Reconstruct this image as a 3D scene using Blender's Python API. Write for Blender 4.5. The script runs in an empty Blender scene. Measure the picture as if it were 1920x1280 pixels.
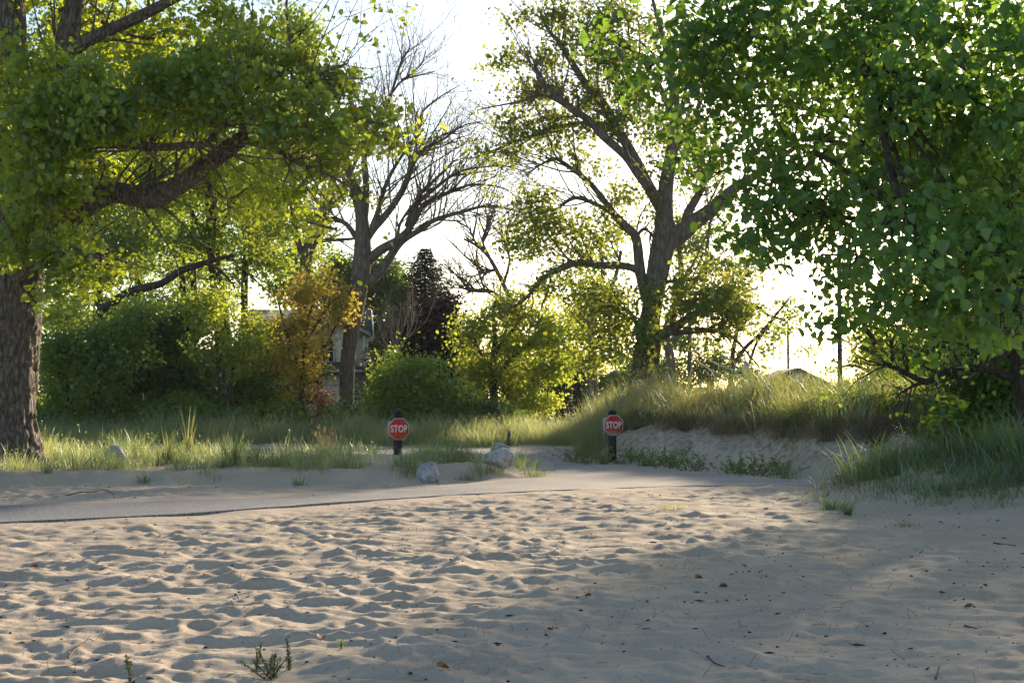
import bpy, math
import numpy as np
from mathutils import Vector
sc = bpy.context.scene
COL = sc.collection
RS = np.random.RandomState
FPX = 2667.0; HOR = 745.0; CZ = 1.45
PIT = math.atan((HOR - 640) / FPX)

def P(px, py, d):
    u = (px - 960) / FPX; v = -(py - 640) / FPX
    f = math.cos(PIT) - math.sin(PIT) * v; z = math.sin(PIT) + math.cos(PIT) * v
    s = d / f
    return np.array([u * s, d, CZ + z * s])

def G(px, py):
    """point on the flat ground seen at a pixel"""
    d = CZ * FPX / (py - HOR)
    return P(px, py, d)

def norm(a):
    return a / np.maximum(np.linalg.norm(a, axis=-1, keepdims=True), 1e-9)

# ------------------------------------------------------------------ noise
_perm = RS(7).permutation(512)
def _h(ix, iy, s=0):
    return _perm[(_perm[(ix + s * 37) & 511] + iy) & 511]
def noise(x, y, s=0):
    x = np.asarray(x, float); y = np.asarray(y, float)
    ix = np.floor(x).astype(int); iy = np.floor(y).astype(int)
    fx = x - ix; fy = y - iy
    u = fx * fx * (3 - 2 * fx); v = fy * fy * (3 - 2 * fy)
    def g(a, b, dx, dy):
        t = _h(ix + a, iy + b, s) * (2 * math.pi / 512)
        return np.cos(t) * dx + np.sin(t) * dy
    n0 = g(0, 0, fx, fy) * (1 - u) + g(1, 0, fx - 1, fy) * u
    n1 = g(0, 1, fx, fy - 1) * (1 - u) + g(1, 1, fx - 1, fy - 1) * u
    return (n0 * (1 - v) + n1 * v) * 1.5
def worley(x, y, s=0):
    ix = np.floor(x).astype(int); iy = np.floor(y).astype(int)
    best = np.full(np.shape(x), 9.0)
    for a in (-1, 0, 1):
        for b in (-1, 0, 1):
            h = _h(ix + a, iy + b, s); h2 = _h(ix + a + 91, iy + b + 17, s)
            d = (ix + a + h / 512. - x) ** 2 + (iy + b + h2 / 512. - y) ** 2
            best = np.minimum(best, d)
    return best
def sstep(a, b, x):
    t = np.clip((x - a) / (b - a), 0, 1)
    return t * t * (3 - 2 * t)

# ------------------------------------------------------------------ meshes
def make_mesh(name, V, Fs, mat=None, smooth=False, rnd=None, rnd2=None):
    if not isinstance(Fs, (list, tuple)):
        Fs = [Fs]
    Fs = [np.asarray(f, np.int32) for f in Fs if len(f)]
    me = bpy.data.meshes.new(name)
    V = np.asarray(V, np.float32)
    me.vertices.add(len(V)); me.vertices.foreach_set('co', V.ravel())
    loops = np.concatenate([f.ravel() for f in Fs])
    sizes = np.concatenate([np.full(len(f), f.shape[1], np.int32) for f in Fs])
    me.loops.add(len(loops)); me.loops.foreach_set('vertex_index', loops)
    me.polygons.add(len(sizes))
    st = np.concatenate([[0], np.cumsum(sizes)[:-1]]).astype(np.int32)
    me.polygons.foreach_set('loop_start', st)
    if smooth:
        me.polygons.foreach_set('use_smooth', np.ones(len(sizes), bool))
    for nm, arr in (('rnd', rnd), ('rnd2', rnd2)):
        if arr is not None:
            at = me.attributes.new(nm, 'FLOAT', 'POINT')
            at.data.foreach_set('value', np.asarray(arr, np.float32))
    me.update(calc_edges=True)
    if mat: me.materials.append(mat)
    return me

def link(name, me, parent=None):
    o = bpy.data.objects.new(name, me); COL.objects.link(o)
    if parent:
        o.parent = parent
        o.location = -Vector(parent.location) if parent.get('abs') else (0, 0, 0)
    return o
def tag(o, label, cat=None, group=None, kind=None):
    o['label'] = label
    if cat: o['category'] = cat
    if group: o['group'] = group
    if kind: o['kind'] = kind
    return o
def thing(name, label, cat, loc=(0, 0, 0), group=None, rz=0.0):
    o = bpy.data.objects.new(name, None); COL.objects.link(o)
    o.location = loc; o.rotation_euler = (0, 0, rz); o.empty_display_size = .2
    tag(o, label, cat, group)
    return o
def part(name, me, root):
    """part whose mesh is in world coordinates, hung under a root that stands at its own base"""
    n = len(me.vertices); a = np.empty(n * 3, np.float32)
    me.vertices.foreach_get('co', a)
    a = a.reshape(-1, 3) - np.array(root.location, np.float32)
    me.vertices.foreach_set('co', a.ravel()); me.update()
    o = bpy.data.objects.new(name, me); COL.objects.link(o); o.parent = root
    return o
class MB:
    def __init__(s): s.V = []; s.F = {}; s.n = 0; s.R = []
    def add(s, V, F, r=None):
        V = np.asarray(V, float).reshape(-1, 3); F = np.asarray(F)
        s.V.append(V); s.F.setdefault(F.shape[1], []).append(F + s.n); s.n += len(V)
        s.R.append(np.zeros(len(V)) if r is None else r)
    def box(s, c, h, rot=None):
        c = np.array(c, float); h = np.array(h, float)
        q = np.array([[x, y, z] for z in (-1, 1) for y in (-1, 1) for x in (-1, 1)], float) * h
        if rot is not None: q = q @ np.array(rot).T
        s.add(q + c, [[0, 2, 3, 1], [4, 5, 7, 6], [0, 1, 5, 4], [2, 6, 7, 3], [0, 4, 6, 2], [1, 3, 7, 5]])
    def poly(s, pts):
        s.add(pts, [list(range(len(pts)))])
    def tubes(s, Pt, r, sides=6, lump=None):
        """Pt (N,k,3), r (N,k)"""
        Pt = np.asarray(Pt, float); r = np.asarray(r, float)
        if Pt.ndim == 2: Pt = Pt[None]; r = r[None]
        N, k, _ = Pt.shape
        if N == 0: return
        T = norm(np.gradient(Pt, axis=1))
        avg = norm(Pt[:, -1] - Pt[:, 0] + 1e-6)
        ref = np.zeros((N, 3)); ref[np.arange(N), np.argmin(np.abs(avg), axis=1)] = 1
        A = norm(np.cross(T, ref[:, None, :])); B = np.cross(T, A)
        a = np.arange(sides) * 2 * math.pi / sides
        rr = np.repeat(r[:, :, None], sides, 2)
        if lump is not None: rr = lump(Pt, a, rr)
        V = Pt[:, :, None, :] + rr[..., None] * (np.cos(a)[None, None, :, None] * A[:, :, None, :] + np.sin(a)[None, None, :, None] * B[:, :, None, :])
        i = np.arange(k - 1)[:, None] * sides; j = np.arange(sides)[None]; j2 = (j + 1) % sides
        f = np.stack([i + j, i + j2, i + sides + j2, i + sides + j], -1).reshape(-1, 4)
        Fq = (f[None] + (np.arange(N) * k * sides)[:, None, None]).reshape(-1, 4)
        s.add(V.reshape(-1, 3), Fq)
        caps = (np.arange(N)[:, None] * k * sides + (k - 1) * sides + np.arange(sides)[None])
        s.F.setdefault(sides, []).append(caps + s.n - N * k * sides)
    def mesh(s, name, mat, smooth=False, rnd=False):
        return make_mesh(name, np.concatenate(s.V), [np.concatenate(f) for f in s.F.values()], mat, smooth,
                         np.concatenate(s.R) if rnd else None)

def smooth_path(pts, n):
    pts = np.asarray(pts, float)
    q = np.vstack([2 * pts[0] - pts[1], pts, 2 * pts[-1] - pts[-2]])
    m = len(pts) - 1
    t = np.linspace(0, m - 1e-6, n); i = t.astype(int); f = (t - i)[:, None]
    a, b, c, d = q[i], q[i + 1], q[i + 2], q[i + 3]
    return .5 * (2 * b + (c - a) * f + (2 * a - 5 * b + 4 * c - d) * f ** 2 + (3 * b - a - 3 * c + d) * f ** 3)

# ------------------------------------------------------------------ materials
def new_mat(name):
    m = bpy.data.materials.new(name); m.use_nodes = True
    nt = m.node_tree; nt.nodes.clear()
    out = nt.nodes.new('ShaderNodeOutputMaterial')
    return m, nt, out
def nd(nt, t, **kw):
    n = nt.nodes.new('ShaderNode' + t)
    for k, v in kw.items():
        if k in n.inputs: n.inputs[k].default_value = v
        else: setattr(n, k, v)
    return n
def ramp(nt, src, stops):
    n = nt.nodes.new('ShaderNodeValToRGB')
    e = n.color_ramp.elements
    while len(e) < len(stops): e.new(0.5)
    for el, (p, c) in zip(e, stops):
        el.position = p; el.color = (*c, 1)
    nt.links.new(src, n.inputs[0]); return n.outputs[0]
def c3(c): return (c[0], c[1], c[2], 1)

def leaf_mat(name, dark, light, trans, tf=0.45, odd=None, gloss=.035, patch=.5, oddp=.97):
    m, nt, out = new_mat(name); L = nt.links.new
    at = nd(nt, 'Attribute', attribute_name='rnd')
    geo = nd(nt, 'NewGeometry')
    nz = nd(nt, 'TexNoise', Scale=patch, Detail=2.0); L(geo.outputs['Position'], nz.inputs['Vector'])
    ad = nd(nt, 'Math', operation='MULTIPLY_ADD'); ad.inputs[1].default_value = .42
    L(at.outputs['Fac'], ad.inputs[0])
    mr = nd(nt, 'MapRange'); mr.inputs[1].default_value = .35; mr.inputs[2].default_value = .65
    mr.inputs[3].default_value = 0; mr.inputs[4].default_value = .54
    L(nz.outputs['Fac'], mr.inputs[0]); L(mr.outputs[0], ad.inputs[2])
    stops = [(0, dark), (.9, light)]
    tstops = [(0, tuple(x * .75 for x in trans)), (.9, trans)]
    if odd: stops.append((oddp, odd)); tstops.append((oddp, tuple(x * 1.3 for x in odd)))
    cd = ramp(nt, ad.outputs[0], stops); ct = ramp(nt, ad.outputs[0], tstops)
    d = nd(nt, 'BsdfDiffuse'); L(cd, d.inputs['Color'])
    t = nd(nt, 'BsdfTranslucent'); L(ct, t.inputs['Color'])
    mx = nd(nt, 'MixShader'); mx.inputs[0].default_value = tf
    L(d.outputs[0], mx.inputs[1]); L(t.outputs[0], mx.inputs[2])
    g = nd(nt, 'BsdfGlossy', Roughness=.42); g.inputs['Color'].default_value = (.9, .95, 1, 1)
    m2 = nd(nt, 'MixShader'); m2.inputs[0].default_value = gloss
    L(mx.outputs[0], m2.inputs[1]); L(g.outputs[0], m2.inputs[2]); L(m2.outputs[0], out.inputs[0])
    return m

def bark_mat(name, c1, c2, scale=6.0, bump=.6, dist=.03):
    m, nt, out = new_mat(name); L = nt.links.new
    geo = nd(nt, 'NewGeometry')
    mp = nd(nt, 'Mapping'); mp.inputs['Scale'].default_value = (1, 1, .24); L(geo.outputs['Position'], mp.inputs[0])
    n1 = nd(nt, 'TexNoise', Scale=scale * 2, Detail=5.0, Roughness=.65); L(mp.outputs[0], n1.inputs['Vector'])
    v = nd(nt, 'TexVoronoi', Scale=scale * 1.6, feature='DISTANCE_TO_EDGE'); L(mp.outputs[0], v.inputs['Vector'])
    ad = nd(nt, 'Math', operation='MULTIPLY_ADD'); ad.inputs[1].default_value = .9
    L(v.outputs[0], ad.inputs[0]); L(n1.outputs['Fac'], ad.inputs[2])
    col = ramp(nt, ad.outputs[0], [(.35, c1), (.85, c2)])
    b = nd(nt, 'Bump', Strength=bump, Distance=dist); L(ad.outputs[0], b.inputs['Height'])
    p = nd(nt, 'BsdfPrincipled', Roughness=.9); L(col, p.inputs['Base Color']); L(b.outputs[0], p.inputs['Normal'])
    p.inputs['Specular IOR Level'].default_value = .2
    L(p.outputs[0], out.inputs[0]); return m

def plain_mat(name, c, rough=.7, c2=None, scale=8.0, bump=0.0, dist=.01, metal=0., lo=.3, hi=.7):
    m, nt, out = new_mat(name); L = nt.links.new
    p = nd(nt, 'BsdfPrincipled', Roughness=rough, Metallic=metal)
    geo = nd(nt, 'NewGeometry')
    n1 = nd(nt, 'TexNoise', Scale=scale, Detail=6.0, Roughness=.6); L(geo.outputs['Position'], n1.inputs['Vector'])
    L(ramp(nt, n1.outputs['Fac'], [(lo, c), (hi, c2 or tuple(x * 1.25 for x in c))]), p.inputs['Base Color'])
    if bump:
        b = nd(nt, 'Bump', Strength=bump, Distance=dist); L(n1.outputs['Fac'], b.inputs['Height']); L(b.outputs[0], p.inputs['Normal'])
    L(p.outputs[0], out.inputs[0]); return m

def ground_mat():
    m, nt, out = new_mat('sand'); L = nt.links.new
    geo = nd(nt, 'NewGeometry')
    n1 = nd(nt, 'TexNoise', Scale=1.1, Detail=4.0); L(geo.outputs['Position'], n1.inputs['Vector'])
    n2 = nd(nt, 'TexNoise', Scale=34.0, Detail=5.0, Roughness=.7); L(geo.outputs['Position'], n2.inputs['Vector'])
    n3 = nd(nt, 'TexNoise', Scale=260.0, Detail=2.0); L(geo.outputs['Position'], n3.inputs['Vector'])
    c1 = ramp(nt, n1.outputs['Fac'], [(.3, (.44, .36, .27)), (.7, (.53, .44, .335))])
    c2 = ramp(nt, n2.outputs['Fac'], [(.36, (.55, .5, .45)), (.5, (1, 1, 1))])
    mu = nd(nt, 'MixRGB', blend_type='MULTIPLY'); mu.inputs[0].default_value = .35; L(c1, mu.inputs[1]); L(c2, mu.inputs[2])
    # bare earth, roots and litter where plants have grown, plus shade tinted onto the dune face
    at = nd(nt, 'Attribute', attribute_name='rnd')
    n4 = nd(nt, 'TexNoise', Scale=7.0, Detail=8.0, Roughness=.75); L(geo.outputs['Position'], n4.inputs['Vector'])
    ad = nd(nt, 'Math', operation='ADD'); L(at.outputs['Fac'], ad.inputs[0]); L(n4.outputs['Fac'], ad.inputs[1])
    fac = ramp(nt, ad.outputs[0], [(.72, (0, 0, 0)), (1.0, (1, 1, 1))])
    soil_shade = ramp(nt, n2.outputs['Fac'], [(.3, (.06, .043, .026)), (.7, (.20, .145, .09))])
    mx = nd(nt, 'MixRGB'); L(fac, mx.inputs[0]); L(mu.outputs[0], mx.inputs[1]); L(soil_shade, mx.inputs[2])
    hs = nd(nt, 'Math', operation='MULTIPLY_ADD'); hs.inputs[1].default_value = .25
    L(n3.outputs['Fac'], hs.inputs[0]); L(n2.outputs['Fac'], hs.inputs[2])
    b = nd(nt, 'Bump', Strength=.5, Distance=.012); L(hs.outputs[0], b.inputs['Height'])
    p = nd(nt, 'BsdfPrincipled', Roughness=.95); p.inputs['Specular IOR Level'].default_value = .1
    L(mx.outputs[0], p.inputs['Base Color']); L(b.outputs[0], p.inputs['Normal']); L(p.outputs[0], out.inputs[0])
    return m

def asphalt_mat():
    m, nt, out = new_mat('asphalt'); L = nt.links.new
    geo = nd(nt, 'NewGeometry')
    n1 = nd(nt, 'TexNoise', Scale=.8, Detail=6.0, Roughness=.6); L(geo.outputs['Position'], n1.inputs['Vector'])
    n2 = nd(nt, 'TexVoronoi', Scale=55.0); L(geo.outputs['Position'], n2.inputs['Vector'])
    n3 = nd(nt, 'TexNoise', Scale=30.0, Detail=4.0); L(geo.outputs['Position'], n3.inputs['Vector'])
    base = ramp(nt, n2.outputs['Color'], [(.2, (.12, .125, .135)), (.8, (.27, .27, .275))])
    sf = nd(nt, 'Math', operation='MULTIPLY'); L(n1.outputs['Fac'], sf.inputs[0]); L(n3.outputs['Fac'], sf.inputs[1])
    sx = nd(nt, 'SeparateXYZ'); L(geo.outputs['Position'], sx.inputs[0])
    mr = nd(nt, 'MapRange'); mr.inputs[1].default_value = -4.0; mr.inputs[2].default_value = 1.5; mr.inputs[3].default_value = 0; mr.inputs[4].default_value = .22
    L(sx.outputs[0], mr.inputs[0]); ad = nd(nt, 'Math', operation='ADD'); L(sf.outputs[0], ad.inputs[0]); L(mr.outputs[0], ad.inputs[1])
    fac = ramp(nt, ad.outputs[0], [(.28, (0, 0, 0)), (.54, (.82, .82, .82))])
    mx = nd(nt, 'MixRGB'); L(fac, mx.inputs[0]); L(base, mx.inputs[1]); mx.inputs[2].default_value = (.46, .39, .31, 1)
    b = nd(nt, 'Bump', Strength=.6, Distance=.008); L(n2.outputs['Distance'], b.inputs['Height'])
    p = nd(nt, 'BsdfPrincipled', Roughness=.85); p.inputs['Specular IOR Level'].default_value = .3
    L(mx.outputs[0], p.inputs['Base Color']); L(b.outputs[0], p.inputs['Normal']); L(p.outputs[0], out.inputs[0])
    return m

M = {}
M['sand'] = ground_mat(); M['asphalt'] = asphalt_mat()
M['leaf_left'] = leaf_mat('cottonwood_leaf', (.028, .10, .028), (.11, .235, .045), (.62, .72, .03), .5, odd=(.45, .30, .04), patch=.8)
M['leaf_right'] = leaf_mat('poplar_leaf', (.022, .085, .030), (.06, .165, .048), (.30, .50, .035), .42, gloss=.03, patch=.9)
M['leaf_mid'] = leaf_mat('cottonwood_leaf_far', (.045, .10, .028), (.10, .18, .04), (.50, .56, .05), .42, odd=(.45, .30, .04))
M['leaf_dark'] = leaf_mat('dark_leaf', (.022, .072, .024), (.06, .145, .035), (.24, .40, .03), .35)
M['leaf_bg'] = leaf_mat('background_leaf', (.042, .115, .032), (.095, .19, .048), (.48, .62, .05), .46)
M['leaf_yellow'] = leaf_mat('yellow_green_leaf', (.07, .13, .028), (.16, .23, .04), (.64, .72, .06), .5)
M['leaf_orange'] = leaf_mat('turning_leaf', (.14, .15, .03), (.30, .25, .05), (.85, .66, .08), .5, odd=(.40, .20, .05))
M['leaf_rust'] = leaf_mat('rust_leaf', (.14, .05, .03), (.26, .12, .07), (.5, .2, .1), .4)
M['leaf_purple'] = leaf_mat('purple_leaf', (.014, .012, .015), (.032, .022, .026), (.07, .028, .03), .3)
M['leaf_grey'] = leaf_mat('grey_green_leaf', (.03, .055, .025), (.07, .10, .05), (.15, .22, .05), .3)
M['leaf_spruce'] = leaf_mat('spruce_needle', (.016, .032, .022), (.035, .055, .035), (.08, .11, .04), .25)
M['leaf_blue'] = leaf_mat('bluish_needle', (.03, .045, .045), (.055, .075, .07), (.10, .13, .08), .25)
M['leaf_vivid'] = leaf_mat('vivid_leaf', (.025, .08, .012), (.07, .16, .02), (.35, .50, .03), .4)
M['grass_gold'] = leaf_mat('golden_grass', (.09, .14, .045), (.23, .25, .10), (.58, .62, .19), .55, gloss=.08)
M['grass_dune'] = leaf_mat('dune_grass_blade', (.065, .10, .035), (.17, .17, .065), (.50, .48, .12), .5, gloss=.08)
M['grass_meadow'] = leaf_mat('meadow_grass_blade', (.095, .15, .065), (.25, .29, .14), (.54, .58, .20), .48, gloss=.05)
M['grass_green'] = leaf_mat('green_grass_blade', (.04, .10, .03), (.11, .19, .055), (.30, .40, .08), .45, gloss=.1)
M['grass_dry'] = leaf_mat('dry_grass_blade', (.10, .08, .05), (.24, .18, .11), (.5, .38, .2), .4)
M['bark_left'] = bark_mat('furrowed_bark', (.045, .036, .030), (.27, .225, .185), 9.0, 1.0, .09)
M['bark_mid'] = bark_mat('grey_bark', (.07, .058, .048), (.20, .165, .135), 5.0, .6, .03)
M['bark_pale'] = bark_mat('pale_bark', (.13, .11, .09), (.30, .25, .21), 6.0, .5, .02)
M['bark_dark'] = bark_mat('dark_bark', (.022, .018, .014), (.085, .068, .055), 7.0, .6, .02)
M['rock'] = plain_mat('boulder_stone', (.15, .16, .18), .9, (.46, .47, .48), 11.0, 1.0, .03)
M['rock_pale'] = plain_mat('pale_stone', (.20, .20, .21), .9, (.58, .56, .54), 9.0, 1.0, .03)
M['twig'] = plain_mat('dead_twig', (.05, .035, .025), .9, (.14, .10, .07), 30.0)
M['debris'] = plain_mat('litter', (.018, .014, .012), .9, (.07, .05, .035), 20.0)
M['deadleaf'] = plain_mat('dead_leaf', (.20, .09, .035), .8, (.35, .20, .08), 20.0)

# ------------------------------------------------------------------ terrain
ROAD_PX = [(-500, 1003), (0, 977), (330, 962), (650, 939), (850, 926), (1050, 917), (1300, 909), (1500, 908), (1700, 914), (2100, 925),
           (2100, 903), (1700, 904), (1600, 905), (1500, 901), (1400, 895), (1300, 883), (1200, 877), (1120, 873), (1075, 868), (1072, 862), (1095, 852), (1115, 843),
           (1050, 841), (960, 841), (800, 840), (600, 840), (400, 841), (0, 842), (-600, 844),
           (-600, 858), (0, 856), (400, 854), (600, 853), (800, 852), (960, 853), (1030, 859), (1040, 872), (1040, 884), (1000, 893), (900, 906), (700, 922), (400, 935), (0, 946), (-500, 962)]
ROAD = np.array([G(*p)[:2] for p in ROAD_PX])
def poly_sd(x, y, poly):
    """signed distance, positive inside"""
    x = np.asarray(x, float); y = np.asarray(y, float)
    inside = np.zeros(x.shape, bool); best = np.full(x.shape, 1e9)
    n = len(poly)
    for i in range(n):
        ax, ay = poly[i]; bx, by = poly[(i + 1) % n]
        dx, dy = bx - ax, by - ay
        t = np.clip(((x - ax) * dx + (y - ay) * dy) / (dx * dx + dy * dy + 1e-12), 0, 1)
        best = np.minimum(best, np.hypot(x - ax - t * dx, y - ay - t * dy))
        c = ((ay > y) != (by > y))
        with np.errstate(divide='ignore', invalid='ignore'):
            xi = ax + (y - ay) * dx / (dy if abs(dy) > 1e-12 else 1e-12)
        inside ^= c & (x < xi)
    return np.where(inside, best, -best)
FX = np.array([-50, 1.55, 1.65, 1.75, 1.85, 2.3, 3.9, 5.0, 6.0, 8.0, 12., 20, 60, 4000])
FY = np.array([80., 66, 45., 36.5, 33.5, 31.6, 29.9, 28.0, 26.0, 25.0, 25., 27, 30, 30])
def dune(x, y):
    foot = np.interp(x, FX, FY) + .35 * noise(x * .9, y * .25, 4) + .3 * noise(x * 2.2, y * .4, 14)
    s = y - foot
    top = 1.28 + .14 * noise(x * .35, y * .25, 5)
    s2 = s + 1.15 * noise(x * .8, y * .12, 16) + .5 * noise(x * 2.1, y * .2, 17)
    k = top * (.60 * sstep(-.3, 2.5, s) + .17 * sstep(2.25, 2.75, s2) + .27 * sstep(2.6, 9, s)) * (1 - .45 * sstep(17, 32, s))
    k = k * sstep(1.3, 3.1, x - .045 * (y - 33))
    return k, s2
def mound(x, y):
    return .68 * np.exp(-(((x - 8.6) / 3.1) ** 2 + ((y - 20.6) / 2.1) ** 2) ** 1.3) + .28 * np.exp(-(((x - 6.2) / 1.7) ** 2 + ((y - 19.4) / 1.5) ** 2))
def island(x, y):
    far = np.interp(x, [-12, -3, 0, 1], [36, 33, 31, 29]); near = np.interp(x, [-12, -8, -6, -3, 0, .8], [22.2, 23.4, 23.9, 24.3, 25.6, 27.0]) + .5 * noise(x * 1.5, y * .4, 71)
    return .20 * sstep(0, .9, y - near) * sstep(0, 2, far - y) * (1 - sstep(.0, .9, x))
def base_h(x, y):
    x = np.asarray(x, float); y = np.asarray(y, float)
    z = .05 * noise(x * .22, y * .22, 1)
    z = z + dune(x, y)[0] + mound(x, y) + island(x, y)
    z = z + .25 * sstep(42, 46, y) * (1 - sstep(0, 1.5, x)) * (1 + .5 * noise(x * .3, y * .3, 3))
    return z
def H(x, y):
    x = np.asarray(x, float); y = np.asarray(y, float)
    z = base_h(x, y)
    w = .30 * noise(x * .9, y * .9, 21); w2 = .20 * noise(x * .9 + 7, y * .9, 22)
    xx = x + w; yy = y + w2
    amp = (.7 + .3 * sstep(-.4, .5, noise(x * .28, y * .2, 9)))
    rip = (np.minimum(worley(xx * 2.3, yy * 3.9, 1), .75) - .3) * .070 + (np.minimum(worley(xx * 4.3 + 3, yy * 7, 2), .75) - .3) * .052 + (np.minimum(worley(xx * 9 + 3, yy * 13, 5), .75) - .3) * .012
    rip = rip + .022 * noise(xx * .9, yy * 1.5, 6) + .007 * noise(x * 9, y * 9, 8)
    near = 1 - .7 * sstep(24, 32, y)
    sd = poly_sd(x, y, ROAD)
    rough = 1 - .75 * sstep(-.9, -.05, sd)
    calm = 1 - .15 * sstep(1.0, 3.5, x) * sstep(22, 12, y)
    z = z + rip * near * rough * amp * calm
    z = z + (.05 * noise(x * 1.6, y * 1.2, 12) + .07 * noise(x * 2.6 + y * .6, y * .7, 13) + .03 * noise(x * 6, y * 2.5, 15)) * np.clip(1.6 * (dune(x, y)[0] + mound(x, y)), 0, 1.3)
    flat = sstep(-1.2, -.1, sd)
    edge = -.010 - .016 * sstep(1.0, -3.0, x) * sstep(21.5, 18.5, y) + .017 * noise(x * 1.7, y * 1.7, 31)
    z = z * (1 - flat) + flat * edge
    z = z - .09 * sstep(-.02, .22, sd)
    return z

def build_ground():
    y0 = -3.0
    def seg(a, b, r):
        n = max(2, int(math.log(b / a) / r)); return a * (b / a) ** (np.arange(n) / n)
    Y = np.concatenate([seg(.4, 9.2, .06), seg(9.2, 33, .0034), seg(33, 62, .006), seg(62, 4500, .05), [4500]])
    tin = np.linspace(-.54, .54, 640)
    tout = .54 * (20 / .54) ** (np.arange(1, 34) / 33)
    T = np.concatenate([-tout[::-1], tin, tout])
    yy, tt = np.meshgrid(Y, T, indexing='ij')
    X = yy * tt; YY = yy + y0
    Z = H(X, YY)
    nr, ncx = X.shape
    V = np.stack([X, YY, Z], -1).reshape(-1, 3)
    i = np.arange(nr - 1)[:, None] * ncx; j = np.arange(ncx - 1)[None]
    Fq = np.stack([i + j, i + j + 1, i + ncx + j + 1, i + ncx + j], -1).reshape(-1, 4)
    dk, s = dune(X, YY)
    soil_shade = .30 * sstep(.1, 1.4, s) * sstep(.02, .2, dk) + .28 * sstep(2.15, 2.6, s + .4 * noise(X * 1.1, YY * .2, 19)) * sstep(.2, .6, dk) + .42 * sstep(42, 44, YY) * (1 - sstep(0, 2, X)) + .3 * sstep(.35, .7, mound(X, YY))  # first term browns the sand face to stand for its shade
    soil_shade = soil_shade + .10 * (island(X, YY) > .08) + .3 * sstep(50, 60, YY)
    me = make_mesh('ground', V, Fq, M['sand'], True, np.clip(soil_shade, 0, .6).ravel())
    tag(link('ground', me), 'pale trampled beach sand with footprints and low dunes', kind='structure')
build_ground()

def build_road():
    # dense boundary, then a filled sheet with a real edge thickness
    import bmesh
    bm = bmesh.new(); pts = []
    n = len(ROAD)
    for i in range(n):
        a, b = ROAD[i], ROAD[(i + 1) % n]
        k = max(1, int(min(np.hypot(*(b - a)), 12) / .35))
        for t in range(k):
            q = a + (b - a) * t / k
            pts.append(q + .05 * np.array([noise(q[0] * 1.7, q[1] * 1.7, 41), noise(q[0] * 1.7, q[1] * 1.7, 42)]))
    vs = [bm.verts.new((p[0], p[1], 0)) for p in pts]
    f = bm.faces.new(vs); bmesh.ops.recalc_face_normals(bm, faces=[f])
    if f.normal.z < 0: f.normal_flip()
    r = bmesh.ops.extrude_face_region(bm, geom=[f])
    for v in [g for g in r['geom'] if isinstance(g, bmesh.types.BMVert)]: v.co.z = 0
    for v in vs: v.co.z = -.14
    bmesh.ops.triangulate(bm, faces=[g for g in bm.faces if len(g.verts) > 4])
    bmesh.ops.recalc_face_normals(bm, faces=bm.faces)
    me = bpy.data.meshes.new('road'); bm.to_mesh(me); bm.free(); me.materials.append(M['asphalt'])
    tag(link('road', me), 'grey asphalt path dusted with sand, curving back at a junction', kind='structure')
build_road()

# ------------------------------------------------------------------ foliage tools
LEAF_NEAR = (np.array([[0, 0, 0], [.10, .40, .05], [.48, .36, .16], [1.0, 0, -.14], [.48, -.36, .12], [.10, -.40, .09]]),
             np.array([[0, 3, 2, 1], [0, 5, 4, 3]]))
LEAF_FAR = (np.array([[0, 0, 0], [.42, .40, .10], [1, 0, 0], [.42, -.40, .10]]), np.array([[0, 3, 2, 1]]))
NEEDLE = (np.array([[0, 0, 0], [.5, .14, .0], [1, 0, 0], [.5, -.14, 0]]), np.array([[0, 3, 2, 1]]))
class Leaves:
    def __init__(s, tmpl): s.t, s.f = tmpl; s.C = []; s.A = []; s.N = []; s.S = []; s.R = []
    def add(s, rng, C, size, droop=.5, axis=None, sv=.4, bias=0., jit=1.0, per=0):
        n = len(C)
        if n == 0: return
        A = rng.normal(size=(n, 3)) * jit
        if axis is not None: A = A * .5 + axis
        A[:, 2] -= droop; A = norm(A)
        B = norm(np.cross(A, rng.normal(size=(n, 3))))
        if per > 1:
            bias = np.repeat(rng.normal(size=n // per + 1) * .2, per)[:n] - .05; size = size * np.repeat(.75 + .5 * rng.rand(n // per + 1), per)[:n]
        s.C.append(C); s.A.append(A); s.N.append(B); s.S.append(size * (1 + sv * (rng.rand(n) * 2 - 1)))
        s.R.append(np.clip(rng.rand(n) + bias, 0, 1))
    def arrays(s):
        C = np.concatenate(s.C); A = np.concatenate(s.A); N = np.concatenate(s.N); S = np.concatenate(s.S); R = np.concatenate(s.R)
        B = np.cross(N, A); t = s.t; m = len(t)
        V = C[:, None] + S[:, None, None] * (t[None, :, 0:1] * A[:, None] + t[None, :, 1:2] * B[:, None] + t[None, :, 2:3] * N[:, None])
        Fq = (s.f[None] + (np.arange(len(C)) * m)[:, None, None]).reshape(-1, s.f.shape[1])
        return V.reshape(-1, 3), Fq, np.repeat(R, m)
    def mesh(s, name, mat):
        V, Fq, R = s.arrays()
        return make_mesh(name, V, Fq, mat, False, R)

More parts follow.
